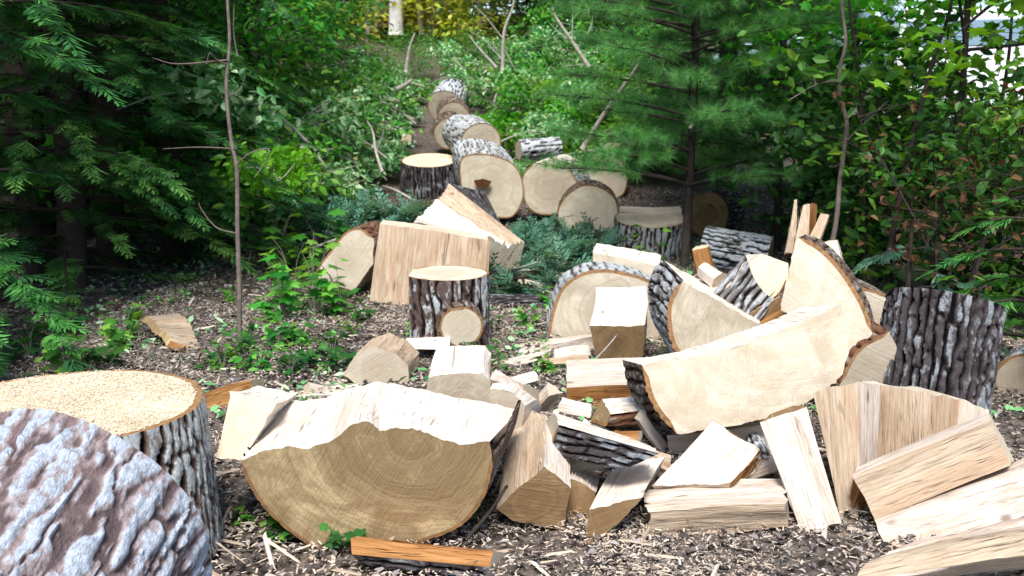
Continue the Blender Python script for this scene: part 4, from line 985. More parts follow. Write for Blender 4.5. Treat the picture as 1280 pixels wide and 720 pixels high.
HG = 'hemlocks of the dark wood on the left'
h1 = put(hemlock('near hemlock with drooping boughs hanging over the litter at the left edge', 7.5, 1.75, 21, 15, 'hemlock', .25, HG, .40, .13), -70, 5.6, 0.4)
h2 = put(hemlock('tall dark hemlock second from the left edge, behind the drooping one', 9, 1.9, 22, 12, 'hemlock', .4, HG, .42, .17), 40, 7.8, 1.0)
h3 = put(hemlock('dark hemlock just left of the reddish sapling', 8, 1.5, 23, 13, 'hemlock', .9, HG, .40, .17), 205, 8.4, 2.0)
hl = 'dark hemlock deep in the left wood'
for px, d, src, rz, s in ((75, 6.9, h1, 2.6, .8), (150, 7.6, h1, 5.0, .9), (-150, 8.5, h2, 2.1, 1.0), (110, 9.6, h1, 4.0, 1.15), (320, 11.0, h3, 1.0, .95), (-60, 11, h3, 5, 1.2), (190, 12.0, h2, 3.3, 1.1), (60, 13.5, h1, 2.2, 1.3),
                          (290, 14.5, h2, .7, 1.2), (-180, 14, h1, 1.7, 1.4), (150, 16.5, h3, 4.4, 1.5), (-300, 10, h2, 3, 1.2), (380, 17, h3, .3, 1.1), (10, 18, h2, 3.9, 1.5), (240, 19, h1, 3, 1.5), (-120, 20, h2, 1, 1.5)):
    putc(src, px, d, rz, s, hl, HG)
wp = put(white_pine('slim white pine with a thin dark trunk, right of the far row of rounds', 6.0, 1.0, 5), 858, 7.9, 0.6)
PG = 'white pines right of the clearing'
wp['group'] = PG
putc(wp, 975, 8.9, 2.0, 1.05, 'white pine behind the pale curved trunk', PG)
putc(wp, 915, 10.5, 4.0, 1.3, 'second white pine, standing in the dark gap behind the slim one', PG)
hr = putc(h3, 1010, 10.4, 1.2, .8, 'dark hemlock behind the white pines'); hr['group'] = 'hemlocks right of the clearing'
hr = putc(h2, 900, 12.4, 2.2, .75, 'dark hemlock farthest back behind the slim white pine'); hr['group'] = 'hemlocks right of the clearing'

SG = 'young broad leaved trees on the right'
m1 = put(leafy('young_maple', 'young maple with bright green leaves hanging over the upper right', 3.6, 1.1, 31, 1050, .105, 'leaf_bright', MAPLE_V, MAPLE_F, .42, 'stem_dark', .03, SG, nb=30, clump=.35), 1165, 6.2, 0.5)
putc(m1, 1310, 6.8, 2.4, .85, 'bright leaved young maple by the right edge', SG)
putc(m1, 1075, 7.4, 4.0, .85, 'bright leaved young maple beside the pale curved trunk', SG)
s1 = leafy('shrub', 'dense green shrub below the bright maple', 1.5, .75, 33, 1300, .085, 'leaf', LEAF_V, LEAF_F, .1, 'stem_dark', .014, 'shrubs on the right', 'shrub', 5, .32, 40, .9)
s2 = put(leafy('shrub', 'dark leaved shrub in the gap right of the splinters', 1.6, .75, 36, 1700, .095, 'leaf_dark', LEAF_V, LEAF_F, .05, 'stem_dark', .014, 'shrubs on the right', 'shrub', 5, .32, 40, .9), 1105, 7.2, 1)
put(s1, 1125, 6.6, 0)
for px, d, rz, s, lab in ((1215, 6.0, 1, .82, 'green shrub behind the dark barked upright log'), (1300, 5.6, 2, .85, 'green shrub at the right edge'), (1080, 8.2, 3, 1.1, 'green shrub behind the splinters'),
                          (1190, 8.4, 4, .85, 'larger green shrub in front of the parked vehicles'), (1290, 9, 5, .8, 'larger green shrub at the right edge farther back'), (1000, 9.4, 2.5, .9, 'low green shrub under the white pines')):
    putc(s2 if 'behind' in lab or 'low' in lab or 'at the right edge farther' in lab else s1, px, d, rz, s, lab, 'shrubs on the right')
rs = leafy('dead_shrub', 'shrub with rusty dead leaves behind the dark barked upright log', 1.3, .55, 35, 330, .05, 'leaf_rust', CURL_V, LEAF_F, .25, 'stem_dark', .012, 'rusty dead shrubs', 'shrub', 4, .5, 30)
put(rs, 1195, 5.3, 0)
putc(rs, 1265, 5.9, 2, 1.1, 'rusty dead shrub nearest the right edge', 'rusty dead shrubs')
b1 = put(hemlock('small bright hemlock seedling overhanging the dark barked upright log at the right edge', 1.1, .62, 41, 16, 'hemlock_new', .3, 'hemlock seedlings on the right', .24, .10, 'hemlock_seedling'), 1300, 4.35, 0.3)
putc(hemlock('bluish hemlock seedling behind the standing quarter log', .9, .6, 42, 16, 'cut_needles', .12, 'hemlock seedlings on the right', .26, .09, 'hemlock_seedling'), 1150, 5.4, 0, 1.0, None) if 0 else None
b2 = put(hemlock('bluish hemlock seedling behind the dark barked upright log', .75, .55, 42, 16, 'cut_needles', .12, 'hemlock seedlings on the right', .26, .09, 'hemlock_seedling'), 1150, 5.2, 0)

# sapling and single stems
def stick(name, label, cat, pts, r0, r1, mat, group=None, twigs=(), sides=8, leaves=None):
    """trunk or branch through the given (px, py, d) points, with side twigs as parts"""
    P = curve_pts([at(*p) for p in pts], 6); root = empty(name, P[0], label, cat, group)
    V, F = tube_geo(P, np.linspace(r0, r1, len(P)), sides); link_mesh('trunk' if cat == 'tree' else 'stem', V, [tuple(dict.fromkeys(f)) for f in F], M[mat], root, P[0])
    for tw in twigs:
        Q = curve_pts([at(*p) for p in tw], 4); V, F = tube_geo(Q, np.linspace(r0 * .35, r1 * .3, len(Q)), 5)
        link_mesh('branch', V, [tuple(dict.fromkeys(f)) for f in F], M[mat], root, P[0])
    return root
sap = stick('sapling', 'thin reddish brown sapling rising from the leaf litter on the left', 'tree', [(300, 452, 5.06), (299, 360, 5.08), (297, 290, 5.1), (296, 212, 5.1), (289, 175, 5.12), (283, 110, 5.14), (287, 50, 5.16), (284, -40, 5.2), (290, -320, 5.4), (282, -520, 5.5)],
            0.0135, 0.006, 'stem_red', twigs=[[(296, 205, 5.1), (312, 192, 5.05), (336, 186, 5.0), (330, 205, 4.98), (318, 222, 4.95)], [(286, 120, 5.13), (300, 112, 5.2), (308, 90, 5.22)], [(283, 80, 5.14), (270, 74, 5.1), (262, 66, 5.05), (258, 80, 5.05)],
                                             [(296, 292, 5.1), (270, 284, 5.2), (252, 262, 5.2), (248, 252, 5.2)], [(285, 75, 5.14), (222, 80, 5.0), (190, 72, 4.95)], [(297, 70, 5.2), (292, 40, 5.2), (293, 0, 5.2)], [(295, 186, 5.1), (250, 184, 5.2), (204, 186, 5.3)]])
stick('curved_sapling', 'pale brown curved sapling trunk in front of the white pines on the right', 'tree', [(1040, 306, 6.2), (1046, 270, 6.25), (1050, 225, 6.3), (1056, 180, 6.3), (1058, 150, 6.3), (1049, 120, 6.3), (1050, 85, 6.3), (1057, 50, 6.3), (1052, -20, 6.4), (1065, -200, 6.6)],
      0.017, 0.010, 'stem_red', twigs=[[(1052, 100, 6.3), (1020, 106, 6.2), (985, 126, 6.0)], [(1056, 178, 6.3), (1085, 150, 6.3), (1110, 126, 6.3)], [(1020, 106, 6.2), (1015, 92, 6.2), (1008, 80, 6.2)]])
for lab, pts, r in (('dark slanting stem behind the bright maple leaves', [(1108, 330, 5.9), (1135, 200, 6.0), (1165, 80, 6.0), (1190, 0, 6.0), (1200, -120, 6.1)], .018),
                    ('thin dark upright stem right of the pale curved trunk', [(1082, 330, 6.6), (1078, 180, 6.6), (1072, 80, 6.6), (1062, 10, 6.6), (1058, -100, 6.6)], .013),
                    ('dark upright stem farther right beside the shrubs', [(1250, 300, 7.5), (1246, 180, 7.5), (1262, 60, 7.5), (1268, -60, 7.5)], .02)):
    stick('dark_sapling', lab, 'tree', pts, r, r * .4, 'stem_dark', 'dark saplings on the right', twigs=[[pts[1], (pts[1][0] + 40, pts[1][1] - 40, pts[1][2]), (pts[1][0] + 70, pts[1][1] - 90, pts[1][2])]])
# ------------------------------------------------------------------ felled tops and cut branches
def cut_branch(name, label, seed, L=1.5, n=420, leaf=.085, mat='leaf_slash', group=None, conifer=False, wid=.55):
    rg = np.random.default_rng(seed); root = empty(name, (0, 0, 0), label, 'branch', group)
    t = np.linspace(0, 1, 7); ax = np.stack([t * L, .08 * L * np.sin(t * 4 + seed), .10 + .22 * L * np.sin(t * 2.6) * rg.uniform(.5, 1)], 1)
    parts = [(ax, np.linspace(.018, .005, 7), 5)]; tips = []
    for b in range(11):
        t0 = rg.uniform(.15, 1); p = np.array([np.interp(t0, t, ax[:, i]) for i in range(3)]); s = rg.choice([-1, 1])
        e = p + wid * (1.15 - .6 * t0) * np.array([rg.uniform(.3, .9), s * rg.uniform(.3, 1), rg.uniform(-.1, .5)])
        parts.append((curve_pts([p, (p + e) / 2 + rg.normal(size=3) * .04, e], 3), np.linspace(.008, .003, 7), 4)); tips += [(p, e)]
    ci = rg.integers(0, len(tips), n); A = np.array([a for a, _ in tips])[ci]; B = np.array([b for _, b in tips])[ci]
    tt = rg.uniform(.2, 1.05, n)[:, None]
    V, F = tubes(parts); link_mesh('stem', V, F, M['stem_pale'], root)
    if conifer:
        P = A + (B - A) * tt; fw = (B - A) / np.linalg.norm(B - A, axis=1, keepdims=True) + rg.normal(size=(n, 3)) * [.6, .6, .2]
        foliage('needles', root, M[mat], SPRC_V, SPRC_F, P, fw, rg.normal(size=(n, 3)) * .35 + [0, 0, 1], leaf * rg.uniform(.6, 1.2, n))
    else:
        P = A + (B - A) * tt + rg.normal(size=(n, 3)) * .07
        foliage('foliage', root, M[mat], LEAF_V, LEAF_F, P, rg.normal(size=(n, 3)) * [1, 1, .6] + [0, 0, -.3], rg.normal(size=(n, 3)) * .7 + [0, 0, 1], leaf * rg.uniform(.6, 1.2, n))
    return root
BG_ = 'leafy branches cut off the felled tree'
BL = 'cut branch with grey stem and wilting green leaves, in the brush along the felled trunk'
b0 = [cut_branch('cut_branch', BL, 50 + i, 1.5 + .2 * i, 520, .095, ['leaf_slash', 'leaf_slash', 'leaf', 'leaf_bright'][i], BG_) for i in range(4)]
spots = []
def area(n, px0, px1, d0, d1, zmax, kinds):
    for i in range(n):
        spots.append((RNG.uniform(px0, px1), RNG.uniform(d0, d1), RNG.uniform(0, zmax), int(RNG.choice(kinds))))
area(120, 330, 525, 8.8, 14, .6, [0, 1, 0, 1, 2])
area(42, 400, 545, 14, 19, .5, [0, 1, 1, 2])
area(85, 600, 800, 12.0, 17, .5, [2, 3, 0, 3])
area(58, 575, 790, 15, 20.5, .6, [0, 2, 1])
area(10, 320, 420, 8.5, 12, .6, [2, 3])
area(46, 340, 480, 8.8, 12, .9, [0, 1, 2, 3])
for i in range(62): spots.append((RNG.uniform(370, 560), RNG.uniform(10.5, 17), -1, int(RNG.choice([0, 1, 1, 2]))))
for i in range(28): spots.append((RNG.uniform(590, 800), RNG.uniform(11.5, 14), -1, int(RNG.choice([0, 1, 2, 3]))))
KEEPOUT = [(537, 218, 11.6, 46, 42), (614, 225, 10, 46, 44), (690, 230, 10.1, 46, 44), (752, 225, 11.4, 34, 34), (735, 265, 9.2, 44, 44), (598, 175, 11.5, 32, 28), (562, 142, 17, 27, 46), (668, 188, 11.6, 40, 18), (560, 260, 7.5, 90, 50)]
used = [False] * 4; nn = 0
for px, d, z, kd in spots:
    p = gpt(px, d); rz = RNG.uniform(0, 6.28); sc = RNG.uniform(.7, 1.1) if z >= 0 else RNG.uniform(.32, .5)
    z = max(z, 0)
    bad = False
    # keep the branches off the rounds: the space between each round and the photographer's standpoint stays clear
    hl = (1.5 + .2 * kd) / 2; c = np.array([p[0] + hl * sc * math.cos(rz), p[1] + hl * sc * math.sin(rz), p[2] + z + .25]); rad = (hl + .2) * sc * FPX / c[1]
    cx = 640 + c[0] / c[1] * FPX; cy = 130 + (CAM_H - c[2]) / c[1] * FPX
    for kx, ky, kd_, kw, kh in KEEPOUT:
        if abs(cx - kx) < kw + rad * .72 and abs(cy - ky) < kh + rad * .35 and c[1] < kd_ + .5: bad = True
    if bad: continue
    tl = (RNG.normal() * .12, RNG.normal() * .12)
    if not used[kd]:
        o = b0[kd]; used[kd] = True; o.location = (p[0], p[1], p[2] + z); o.rotation_euler = (tl[0], tl[1], rz); o.scale = (sc,) * 3
    else: o = dup(b0[kd], (p[0], p[1], p[2] + z), rz, sc, None, None, tl)
    nn += 1
for i in range(4):
    if not used[i]: put(b0[i], 470, 12 + i)
CG = 'cut conifer boughs lying in the clearing'
cb = cut_branch('conifer_bough', 'bluish green conifer bough', 61, 1.0, 110, .26, 'cut_needles', CG, True, .45)
cspots = [(400, 8.0, .12, 0.2), (440, 7.7, .18, 0.1), (455, 7.8, .2, 0.3), (420, 8.2, .2, -.3), (375, 8.4, .1, .3), (435, 8.3, .25, 2.8), (390, 8.5, .1, 1.0), (475, 7.9, .15, 2.6),
          (660, 8.3, .0, .2), (690, 7.9, .0, 1.2), (668, 7.5, .0, .5), (705, 8.4, .0, 2.5), (650, 7.2, 0, -.5), (690, 8.9, 0, -.3), (720, 7.7, 0, .9), (648, 9.0, 0, .8), (672, 6.7, -.06, 3.0)]
for i, (px, d, z, rz) in enumerate(cspots):
    p = gpt(px, d); loc = (p[0] - .3 * math.cos(rz), p[1] - .3 * math.sin(rz), p[2] + z - .06)
    lab = 'bluish conifer bough piled on the brush left of the far rounds' if i < 8 else 'bluish conifer bough flat on the ground before the far row of rounds'
    g = CG
    if i == 0: cb.location = loc; cb.rotation_euler = (0, 0, rz); cb.scale = (.8,) * 3; cb['label'] = lab
    else: dup(cb, loc, rz, .8 if i < 8 else .7, lab, CG + ', upper pile' if i < 8 else CG + ', on the ground')
cb['group'] = CG + ', upper pile'

# bare limbs
for lab, pts, r, tw in (
    ('grey bare limb slanting up to the right above the pale half hidden round', [(728, 186, 11.6), (760, 135, 11.4), (795, 85, 11.2), (805, 60, 11.2)], .035, []),
    ('bare upright grey twig fork in the dark gap at top centre', [(628, 88, 15), (630, 40, 15), (641, 8, 15), (645, -30, 15)], .03, [[(630, 50, 15), (606, 20, 15), (590, 5, 15)], [(628, 75, 15), (605, 50, 15), (585, 38, 15)], [(630, 60, 15), (640, 80, 15), (648, 92, 15)]]),
    ('bare forked branch right of the grey twig fork at top centre', [(736, 84, 15), (715, 52, 15), (695, 22, 15), (690, 8, 15)], .035, [[(718, 55, 15), (700, 42, 15), (684, 26, 15)], [(715, 50, 15), (716, 20, 15), (718, -20, 15)], [(722, 60, 15), (738, 35, 15), (742, 10, 15)], [(735, 80, 15), (712, 82, 15), (700, 84, 15)]]),
    ('thin grey twig leaning left of the grey twig fork', [(620, 84, 14.5), (600, 62, 14.5), (584, 42, 14.5)], .025, []),
    ('pale broken branch sticking up from the brush near the top', [(507, 90, 15), (512, 60, 15), (519, 40, 15)], .03, []),
    ('tan peeled branch lying in the brush left of the small stack', [(494, 112, 14), (505, 107, 14), (516, 99, 14)], .04, []),
    ('crooked pale branch standing in the brush above the conifer boughs', [(478, 215, 9.6), (470, 190, 9.7), (466, 165, 9.8), (458, 150, 9.8)], .018, [[(470, 190, 9.7), (478, 170, 9.7), (480, 160, 9.7)]]),
    ('grey branch crossing the brush toward the stump', [(520, 252, 9.8), (495, 238, 9.9), (478, 232, 10)], .016, []),
    ('thin dead twig in front of the slim white pine', [(862, 160, 7.6), (876, 146, 7.6), (895, 142, 7.6), (910, 128, 7.6)], .014, [])):
    stick('dead_branch', lab, 'branch', pts, r, r * .4, 'stem_pale', 'bare grey limbs in the brush', tw, 6)
for lab, pts, r, mt in (
    ('crooked brown stick on the ground before the long lying billet', [(655, 712, 2.72), (740, 694, 2.80), (800, 700, 2.76), (862, 688, 2.82), (925, 672, 2.92)], .012, 'stem_red'),
    ('short pale stick beside the crooked brown one', [(800, 722, 2.70), (842, 697, 2.80), (858, 688, 2.84)], .014, 'stem_pale'),
    ('dark twig leaning against the tall wedge', [(585, 672, 2.84), (612, 640, 2.86), (634, 607, 2.88)], .008, 'stem_dark'),
    ('red brown stick in front of the dark thin log', [(608, 390, 6.1), (640, 401, 5.9), (665, 402, 5.9), (692, 394, 6.0)], .016, 'stem_red'),
    ('thin stick on the ground in front of the striped bark quarter log', [(742, 452, 4.85), (758, 435, 4.83), (772, 418, 4.82)], .007, 'stem_pale'),
    ('dark stick lying in the litter behind the bark slab', [(120, 410, 5.9), (160, 418, 5.7), (205, 428, 5.55)], .015, 'stem_dark'),
    ('brown stick lying in the litter right of the reddish sapling', [(308, 396, 6.3), (360, 398, 6.2), (400, 394, 6.2)], .02, 'stem_red')):
    stick('fallen_stick', lab, 'stick', pts, r, r * .6, mt, 'sticks on the ground', (), 6)

# ------------------------------------------------------------------ ground plants
def seedling(name, label, seed, k, leaf, mat, TV, TF, h, group, spread):
    rg = np.random.default_rng(seed); root = empty(name, (0, 0, 0), label, 'plant', group); parts, P, FW = [], [], []
    for i in range(k):
        a = rg.random() * 6.28; e = np.array([math.cos(a) * spread * rg.uniform(.2, 1), math.sin(a) * spread * rg.uniform(.2, 1), h * rg.uniform(.35, 1)])
        parts.append((curve_pts([(0, 0, 0), e * [.35, .35, .7], e], 3), np.linspace(.004, .0015, 7), 4)); 
        for q in range(3): P.append(e * (1 - .22 * q) + rg.normal(size=3) * .02); FW.append([math.cos(a + (q - 1) * 1.3), math.sin(a + (q - 1) * 1.3), -.25])
    V, F = tubes(parts); link_mesh('stem', V, F, M['stem'], root); n = len(P)
    foliage('foliage', root, M[mat], TV, TF, np.array(P), np.array(FW), rg.normal(size=(n, 3)) * .35 + [0, 0, 1], leaf * rg.uniform(.65, 1.2, n)); return root
GP = 'green seedlings among the leaf litter'
g0 = [seedling('seedling_plant', 'small green seedling growing out of the leaf litter', 70 + i, 5 + i, .075 + .012 * i, ['leaf', 'leaf_dark', 'leaf'][i], [LEAF_V, MAPLE_V, MAPLE_V][i], [LEAF_F, MAPLE_F, MAPLE_F][i], .16 + .05 * i, GP, .15) for i in range(3)]
gs = [(x, 1625.0 / (y - 130)) for x, y in ((95, 472), (105, 466), (68, 470), (262, 456), (280, 462), (268, 470), (330, 455), (345, 468), (318, 470), (360, 452), (380, 462), (372, 440), (395, 446), (410, 455), (340, 440),
      (300, 468), (240, 470), (130, 440), (60, 450), (20, 452), (150, 430), (400, 470), (355, 478), (310, 440), (420, 430), (440, 410), (345, 680), (385, 690), (335, 690), (290, 665), (606, 662), (400, 705), (520, 430), (470, 440), (600, 455), (690, 470), (620, 470), (575, 452), (660, 410), (700, 395), (415, 402))]
gs += [(float(RNG.uniform(20, 460)), float(RNG.uniform(4.6, 6.6))) for _ in range(16)] + [(float(RNG.uniform(500, 740)), float(RNG.uniform(4.9, 8))) for _ in range(10)]
for i, (px, d) in enumerate(gs):
    kd = i % 3; p = gpt(px, d); s = RNG.uniform(.6, 1.1) * (.5 if d < 3.2 else .65 if px > 440 else .8)
    if i < 3: o = g0[kd]; o.location = p; o.rotation_euler = (0, 0, RNG.uniform(0, 6)); o.scale = (s,) * 3
    else: dup(g0[kd], p, RNG.uniform(0, 6), s)
ms = seedling('maple_seedling', 'leafy maple seedling in front of the shaded half round on the left', 81, 9, .12, 'leaf', MAPLE_V, MAPLE_F, .55, 'maple seedlings beside the middle logs', .26); put(ms, 388, 6.2)
MSG = 'maple seedlings beside the middle logs'
for px, d, rz, s, lab in ((362, 6.6, 1, .9, 'taller maple seedling left of the shaded half round'), (420, 6.0, 2, .8, 'low maple seedling before the large standing slab'), (350, 5.9, 3, .9, 'maple seedling right of the reddish sapling'), (398, 7.4, 4, 1.1, 'maple seedling rising behind the shaded half round'), (345, 7.6, 5, 1.2, 'big maple seedling under the leaning sapling branches'),
                          (815, 7.6, .7, .8, 'maple seedling in front of the dark upright round'), (1235, 5.0, 1.7, .9, 'maple seedling behind the dark barked upright log')):
    putc(ms, px, d, rz, s, lab, MSG)
# broad-leaved understorey on the left of the clearing
UG = 'understorey saplings along the left of the clearing'
us = leafy('understorey_sapling', 'leafy understorey sapling left of the brush', 3.0, .95, 91, 1700, .105, 'leaf', LEAF_V, LEAF_F, .2, 'stem', .022, UG, nb=34, clump=.35); put(us, 300, 10.4, 0)
for px, d, rz, s, lab in ((318, 9.8, 2, .8, 'leafy understorey sapling right behind the reddish sapling'), (400, 13.5, 1, .8, 'leafy understorey sapling above the brush'), (440, 15.5, 5, .8, 'leafy understorey sapling farthest up the brush'), (350, 12.5, 3, 1.2, 'taller understorey sapling in the second row'), (300, 11.0, 4.2, 1.0, 'understorey sapling in shade behind the reddish sapling')):
    putc(us, px, d, rz, s, lab, UG)
mg = leafy('shrub', 'broad green shrub at the head of the brush', 2.2, 1.1, 93, 2400, .10, 'leaf', LEAF_V, LEAF_F, .1, 'stem', .018, 'shrubs at the head of the clearing', 'shrub', 5, .45, 44)
put(mg, 575, 20.0, 0, .5)
for px, d, rz, s, lab in ((470, 18.5, 1, .45, 'broad green shrub above the brush on the left'), (405, 18.5, 2, .55, 'broad green shrub under the white trunk'), (830, 16, 4, .8, 'broad green shrub behind the slanting bare limb'), (790, 19.5, 5, .7, 'broad green shrub behind the bare forked branch'), (520, 21, 2.6, .45, 'broad green shrub before the sunlit wood')):
    putc(mg, px, d, rz, s, lab, 'shrubs at the head of the clearing')
DG = 'dark leaved trees behind the clearing'
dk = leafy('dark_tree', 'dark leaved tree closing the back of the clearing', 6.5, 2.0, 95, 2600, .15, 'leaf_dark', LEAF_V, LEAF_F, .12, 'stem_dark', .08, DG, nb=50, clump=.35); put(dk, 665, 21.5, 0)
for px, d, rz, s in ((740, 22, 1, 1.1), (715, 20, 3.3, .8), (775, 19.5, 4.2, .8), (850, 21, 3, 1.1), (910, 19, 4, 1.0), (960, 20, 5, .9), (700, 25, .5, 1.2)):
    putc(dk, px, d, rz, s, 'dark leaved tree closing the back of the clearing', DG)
bt = stick('birch_tree', 'white birch trunk standing in the sunlit wood at top centre', 'tree', [(495, 44, 26), (495, 0, 26), (497, -60, 26), (492, -300, 26.5), (497, -520, 27)], .19, .10, 'birch')
stick('bare_tree', 'thin pale trunk right of the white birch', 'tree', [(527, 44, 27), (525, 0, 27), (530, -200, 27)], .08, .05, 'stem_pale')
stick('bare_tree', 'thin pale trunk left of the white birch', 'tree', [(470, 40, 27), (471, 0, 27), (468, -200, 27)], .06, .05, 'stem_pale')
FG = 'sunlit trees of the far wood'
fy = leafy('far_tree', 'sunlit yellow green tree of the far wood', 8, 2.6, 97, 2600, .22, 'leaf_sun_glow', LEAF_V, LEAF_F, .05, 'stem_pale', .1, FG, nb=46, clump=.4); put(fy, 500, 31, 0)
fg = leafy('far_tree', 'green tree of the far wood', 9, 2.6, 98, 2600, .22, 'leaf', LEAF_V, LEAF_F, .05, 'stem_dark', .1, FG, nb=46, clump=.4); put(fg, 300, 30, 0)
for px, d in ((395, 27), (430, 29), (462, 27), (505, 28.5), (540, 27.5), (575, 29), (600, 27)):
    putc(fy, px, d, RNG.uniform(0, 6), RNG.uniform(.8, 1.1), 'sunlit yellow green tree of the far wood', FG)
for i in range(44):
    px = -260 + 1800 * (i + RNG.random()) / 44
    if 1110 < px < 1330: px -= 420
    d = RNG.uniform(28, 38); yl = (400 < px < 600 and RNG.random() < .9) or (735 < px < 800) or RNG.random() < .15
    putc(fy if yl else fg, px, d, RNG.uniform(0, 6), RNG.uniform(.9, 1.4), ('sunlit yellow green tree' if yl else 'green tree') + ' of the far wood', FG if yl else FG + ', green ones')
fg['group'] = FG + ', green ones'

# ------------------------------------------------------------------ parked vehicles seen through the leaves
M['white_paint'] = mat_plain('white_car_paint', (0.78, 0.80, 0.83), 0.25, 0.5, 0, .03)
M['silver_paint'] = mat_plain('pale_blue_car_paint', (0.42, 0.55, 0.66), 0.25, 0.5, .2, .04)
M['tyre'] = mat_plain('tyre_rubber', (0.02, 0.02, 0.02), .85)
M['rim_metal'] = mat_plain('wheel_metal', (0.5, 0.5, 0.52), .35, .5, .8)
M['car_glass'] = mat_plain('glass_painted_sky', (0.20, 0.30, 0.38), .05, .6, 0, .02)  # pale blue of the reflected sky is painted into the window colour
M['red_lens'] = mat_plain('red_light_lens', (0.36, 0.012, 0.01), .2, .5)
M['trim'] = mat_plain('black_trim', (0.025, 0.025, 0.028), .5)
import bmesh
def bev(name, V, F, mat, parent, w=.03, seg=3):
    bm = bmesh.new(); vs = [bm.verts.new(v) for v in V]
    for f in F: bm.faces.new([vs[i] for i in f])
    bmesh.ops.recalc_face_normals(bm, faces=bm.faces)
    if w: bmesh.ops.bevel(bm, geom=list(bm.edges), offset=w, segments=seg, profile=.6, affect='EDGES')
    me = bpy.data.meshes.new(name); bm.to_mesh(me); bm.free(); me.materials.append(mat)
    me.polygons.foreach_set('use_smooth', np.ones(len(me.polygons), bool)); me.set_sharp_from_angle(angle=R(40))
    o = bpy.data.objects.new(name, me); COL.objects.link(o); o.parent = parent; return o
def prof(xz, y0, y1, inset=0.0, ztop=None):
    """profile in x,z pulled across y; vertices above ztop lean in by inset"""
    n = len(xz); V = []
    for s, y in ((1, y0), (-1, y1)):
        for x, z in xz: V.append((x, y + s * (inset if ztop is not None and z > ztop else 0), z))
    F = [tuple(range(n)), tuple(range(2 * n - 1, n - 1, -1))] + [(i, i + n, (i + 1) % n + n, (i + 1) % n) for i in range(n)]
    return V, F
def box(x0, x1, y0, y1, z0, z1): return prof([(x0, z0), (x1, z0), (x1, z1), (x0, z1)], y0, y1)
def vehicle(name, label, paint, body, cabin, glass, wheels, lights, bumper, hw=.9, zc=1.0):
    r = empty(name, (0, 0, 0), label, name.split('_')[-1])
    bev('body', *prof(body, -hw, hw), paint, r, .05)
    bev('cabin', *prof(cabin, -hw + .03, hw - .03, .14, zc + .2), paint, r, .05)
    for g in glass:
        for s in (-1, 1):
            y = s * (hw - .03 - .085)
            V, F = prof(g, y - .055, y + .055); bev('side_window', V, F, M['car_glass'], r, .012, 1)
    xb = min(x for x, _ in cabin); 
    ce = sorted(cabin)[:2]; ce.sort(key=lambda q: q[1])
    (xa, za), (xc, zc2) = ce
    lo = .12; V, F = prof([(xa + (xc - xa) * .5 - .015, za + (zc2 - za) * .5), (xa + (xc - xa) * .85 - .015, za + (zc2 - za) * .85), (xa + (xc - xa) * .85 + .03, za + (zc2 - za) * .85), (xa + (xc - xa) * .5 + .03, za + (zc2 - za) * .5)], -hw + .22, hw - .22)
    bev('rear_window', V, F, M['car_glass'], r, .01, 1)
    for x in wheels:
        for s in (-1, 1):
            th = np.arange(24) / 24 * 6.2832
            def ring(rad, y): return [(x + rad * math.cos(a), y, .34 + rad * math.sin(a)) for a in th]
            V = ring(.34, s * (hw - .2)) + ring(.34, s * (hw + .01)) ; F = [tuple(range(24)), tuple(range(47, 23, -1))] + [(i, i + 24, (i + 1) % 24 + 24, (i + 1) % 24) for i in range(24)]
            wo = bev('wheel', V, F, M['tyre'], r, .025, 2)
            V = ring(.21, s * (hw - .1)) + ring(.2, s * (hw + .02)); bev('wheel_rim', V, F, M['rim_metal'], wo, .01, 1)
    for (x0, x1, y, z0, z1) in lights:
        for s in (-1, 1): bev('tail_light', *box(x0, x1, s * y - .06, s * y + .06, z0, z1), M['red_lens'], r, .015, 2)
    bev('bumper', *box(*bumper), M['trim'], r, .03, 2)
    return r
van = vehicle('white_van', 'white van parked behind the leaves at upper right, a red tail light showing', M['white_paint'],
              [(-2.4, .35), (2.3, .35), (2.4, .8), (1.4, 1.05), (-2.42, 1.05)], [(-2.4, 1.03), (1.5, 1.03), (.75, 1.85), (-2.3, 1.95)],
              [[(-2.0, 1.15), (-.9, 1.15), (-.9, 1.65), (-1.95, 1.68)], [(-.7, 1.15), (.2, 1.15), (.2, 1.62), (-.7, 1.65)]], (-1.55, 1.5), [(-2.48, -2.38, .78, .78, 1.08)], (-2.52, -2.40, -.85, .85, .36, .6), .95)
p = gpt(1235, 13.5); van.location = (p[0], p[1] + 1.6, p[2] + .1); van.rotation_euler = (0, 0, R(72))
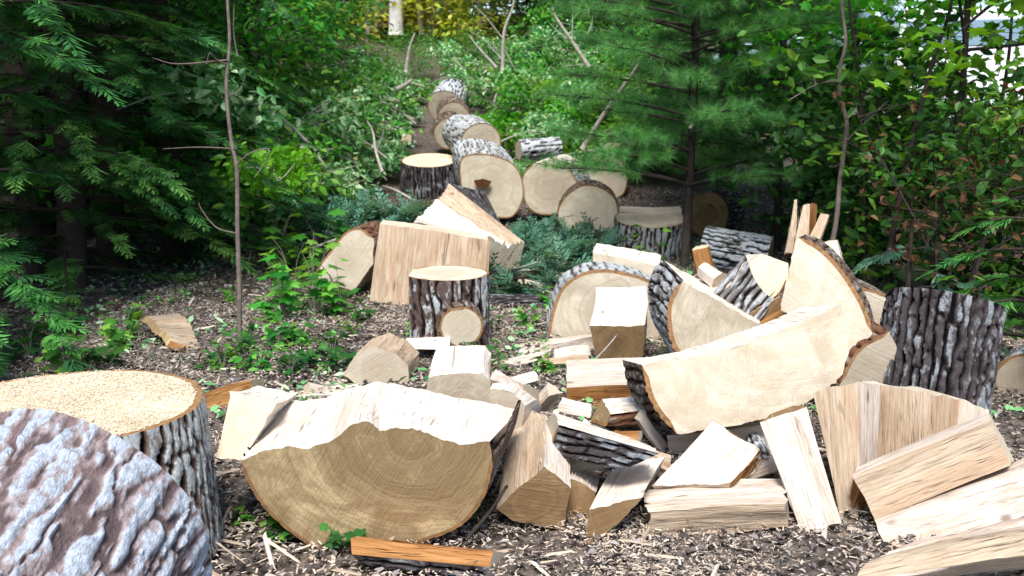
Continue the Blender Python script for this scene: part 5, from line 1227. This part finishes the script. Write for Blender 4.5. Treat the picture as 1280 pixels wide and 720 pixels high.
car = vehicle('parked_car', 'pale blue car parked left of the white van, half hidden by leaves', M['silver_paint'],
              [(-2.15, .3), (2.1, .3), (2.2, .62), (1.9, .82), (1.0, .95), (-1.6, .98), (-2.2, .92)], [(-1.75, .94), (1.0, .93), (.25, 1.42), (-1.0, 1.45)],
              [[(-1.35, 1.0), (-.45, 1.0), (-.45, 1.33), (-.98, 1.34)], [(-.35, 1.0), (.6, 1.0), (.2, 1.3), (-.35, 1.33)]], (-1.35, 1.35), [(-2.24, -2.1, .72, .68, .86)], (-2.28, -2.12, -.82, .82, .32, .55), .88, .93)
p = gpt(1050, 17); car.location = (p[0], p[1] + .4, p[2] + .35); car.rotation_euler = (0, 0, R(172))
# ================================================================== LIGHT, SKY, CAMERA
w = bpy.data.worlds.new('World'); scene.world = w; w.use_nodes = True
nt = w.node_tree; nt.nodes.clear()
sky = nt.nodes.new('ShaderNodeTexSky'); sky.sky_type = 'NISHITA'; sky.sun_disc = False
SUN = Vector((-0.06, -0.56, 0.82)).normalized()
sky.sun_elevation = math.asin(SUN.z); sky.sun_rotation = math.atan2(SUN.x, SUN.y)
bg = nt.nodes.new('ShaderNodeBackground'); bg.inputs[1].default_value = 0.085
ow = nt.nodes.new('ShaderNodeOutputWorld'); nt.links.new(sky.outputs[0], bg.inputs[0]); nt.links.new(bg.outputs[0], ow.inputs[0])
sl = bpy.data.lights.new('sun', 'SUN'); sl.energy = 2.9; sl.angle = R(20); sl.color = (1.0, 0.965, 0.91)
so = bpy.data.objects.new('sun', sl); COL.objects.link(so); so.rotation_euler = SUN.to_track_quat('Z', 'Y').to_euler(); so.location = (0, 0, 30)
cd = bpy.data.cameras.new('camera'); co = bpy.data.objects.new('camera', cd); COL.objects.link(co)
co.location = (0, 0, CAM_H); co.rotation_euler = (math.pi / 2 - PITCH, 0, 0)
cd.sensor_width = 36; cd.lens = 36 * FPX / 1280; cd.clip_end = 500; cd.clip_start = 0.05
cd.dof.use_dof = True; cd.dof.focus_distance = 3.2; cd.dof.aperture_fstop = 6.3
scene.camera = co
scene.view_settings.view_transform = 'Standard'; scene.view_settings.look = 'None'; scene.view_settings.gamma = 1
scene.view_settings.use_curve_mapping = False; scene.view_settings.exposure = 1.15
scene.cycles.use_denoising = True
scene.cycles.max_bounces = 7; scene.cycles.diffuse_bounces = 4; scene.cycles.transmission_bounces = 4; scene.cycles.glossy_bounces = 2
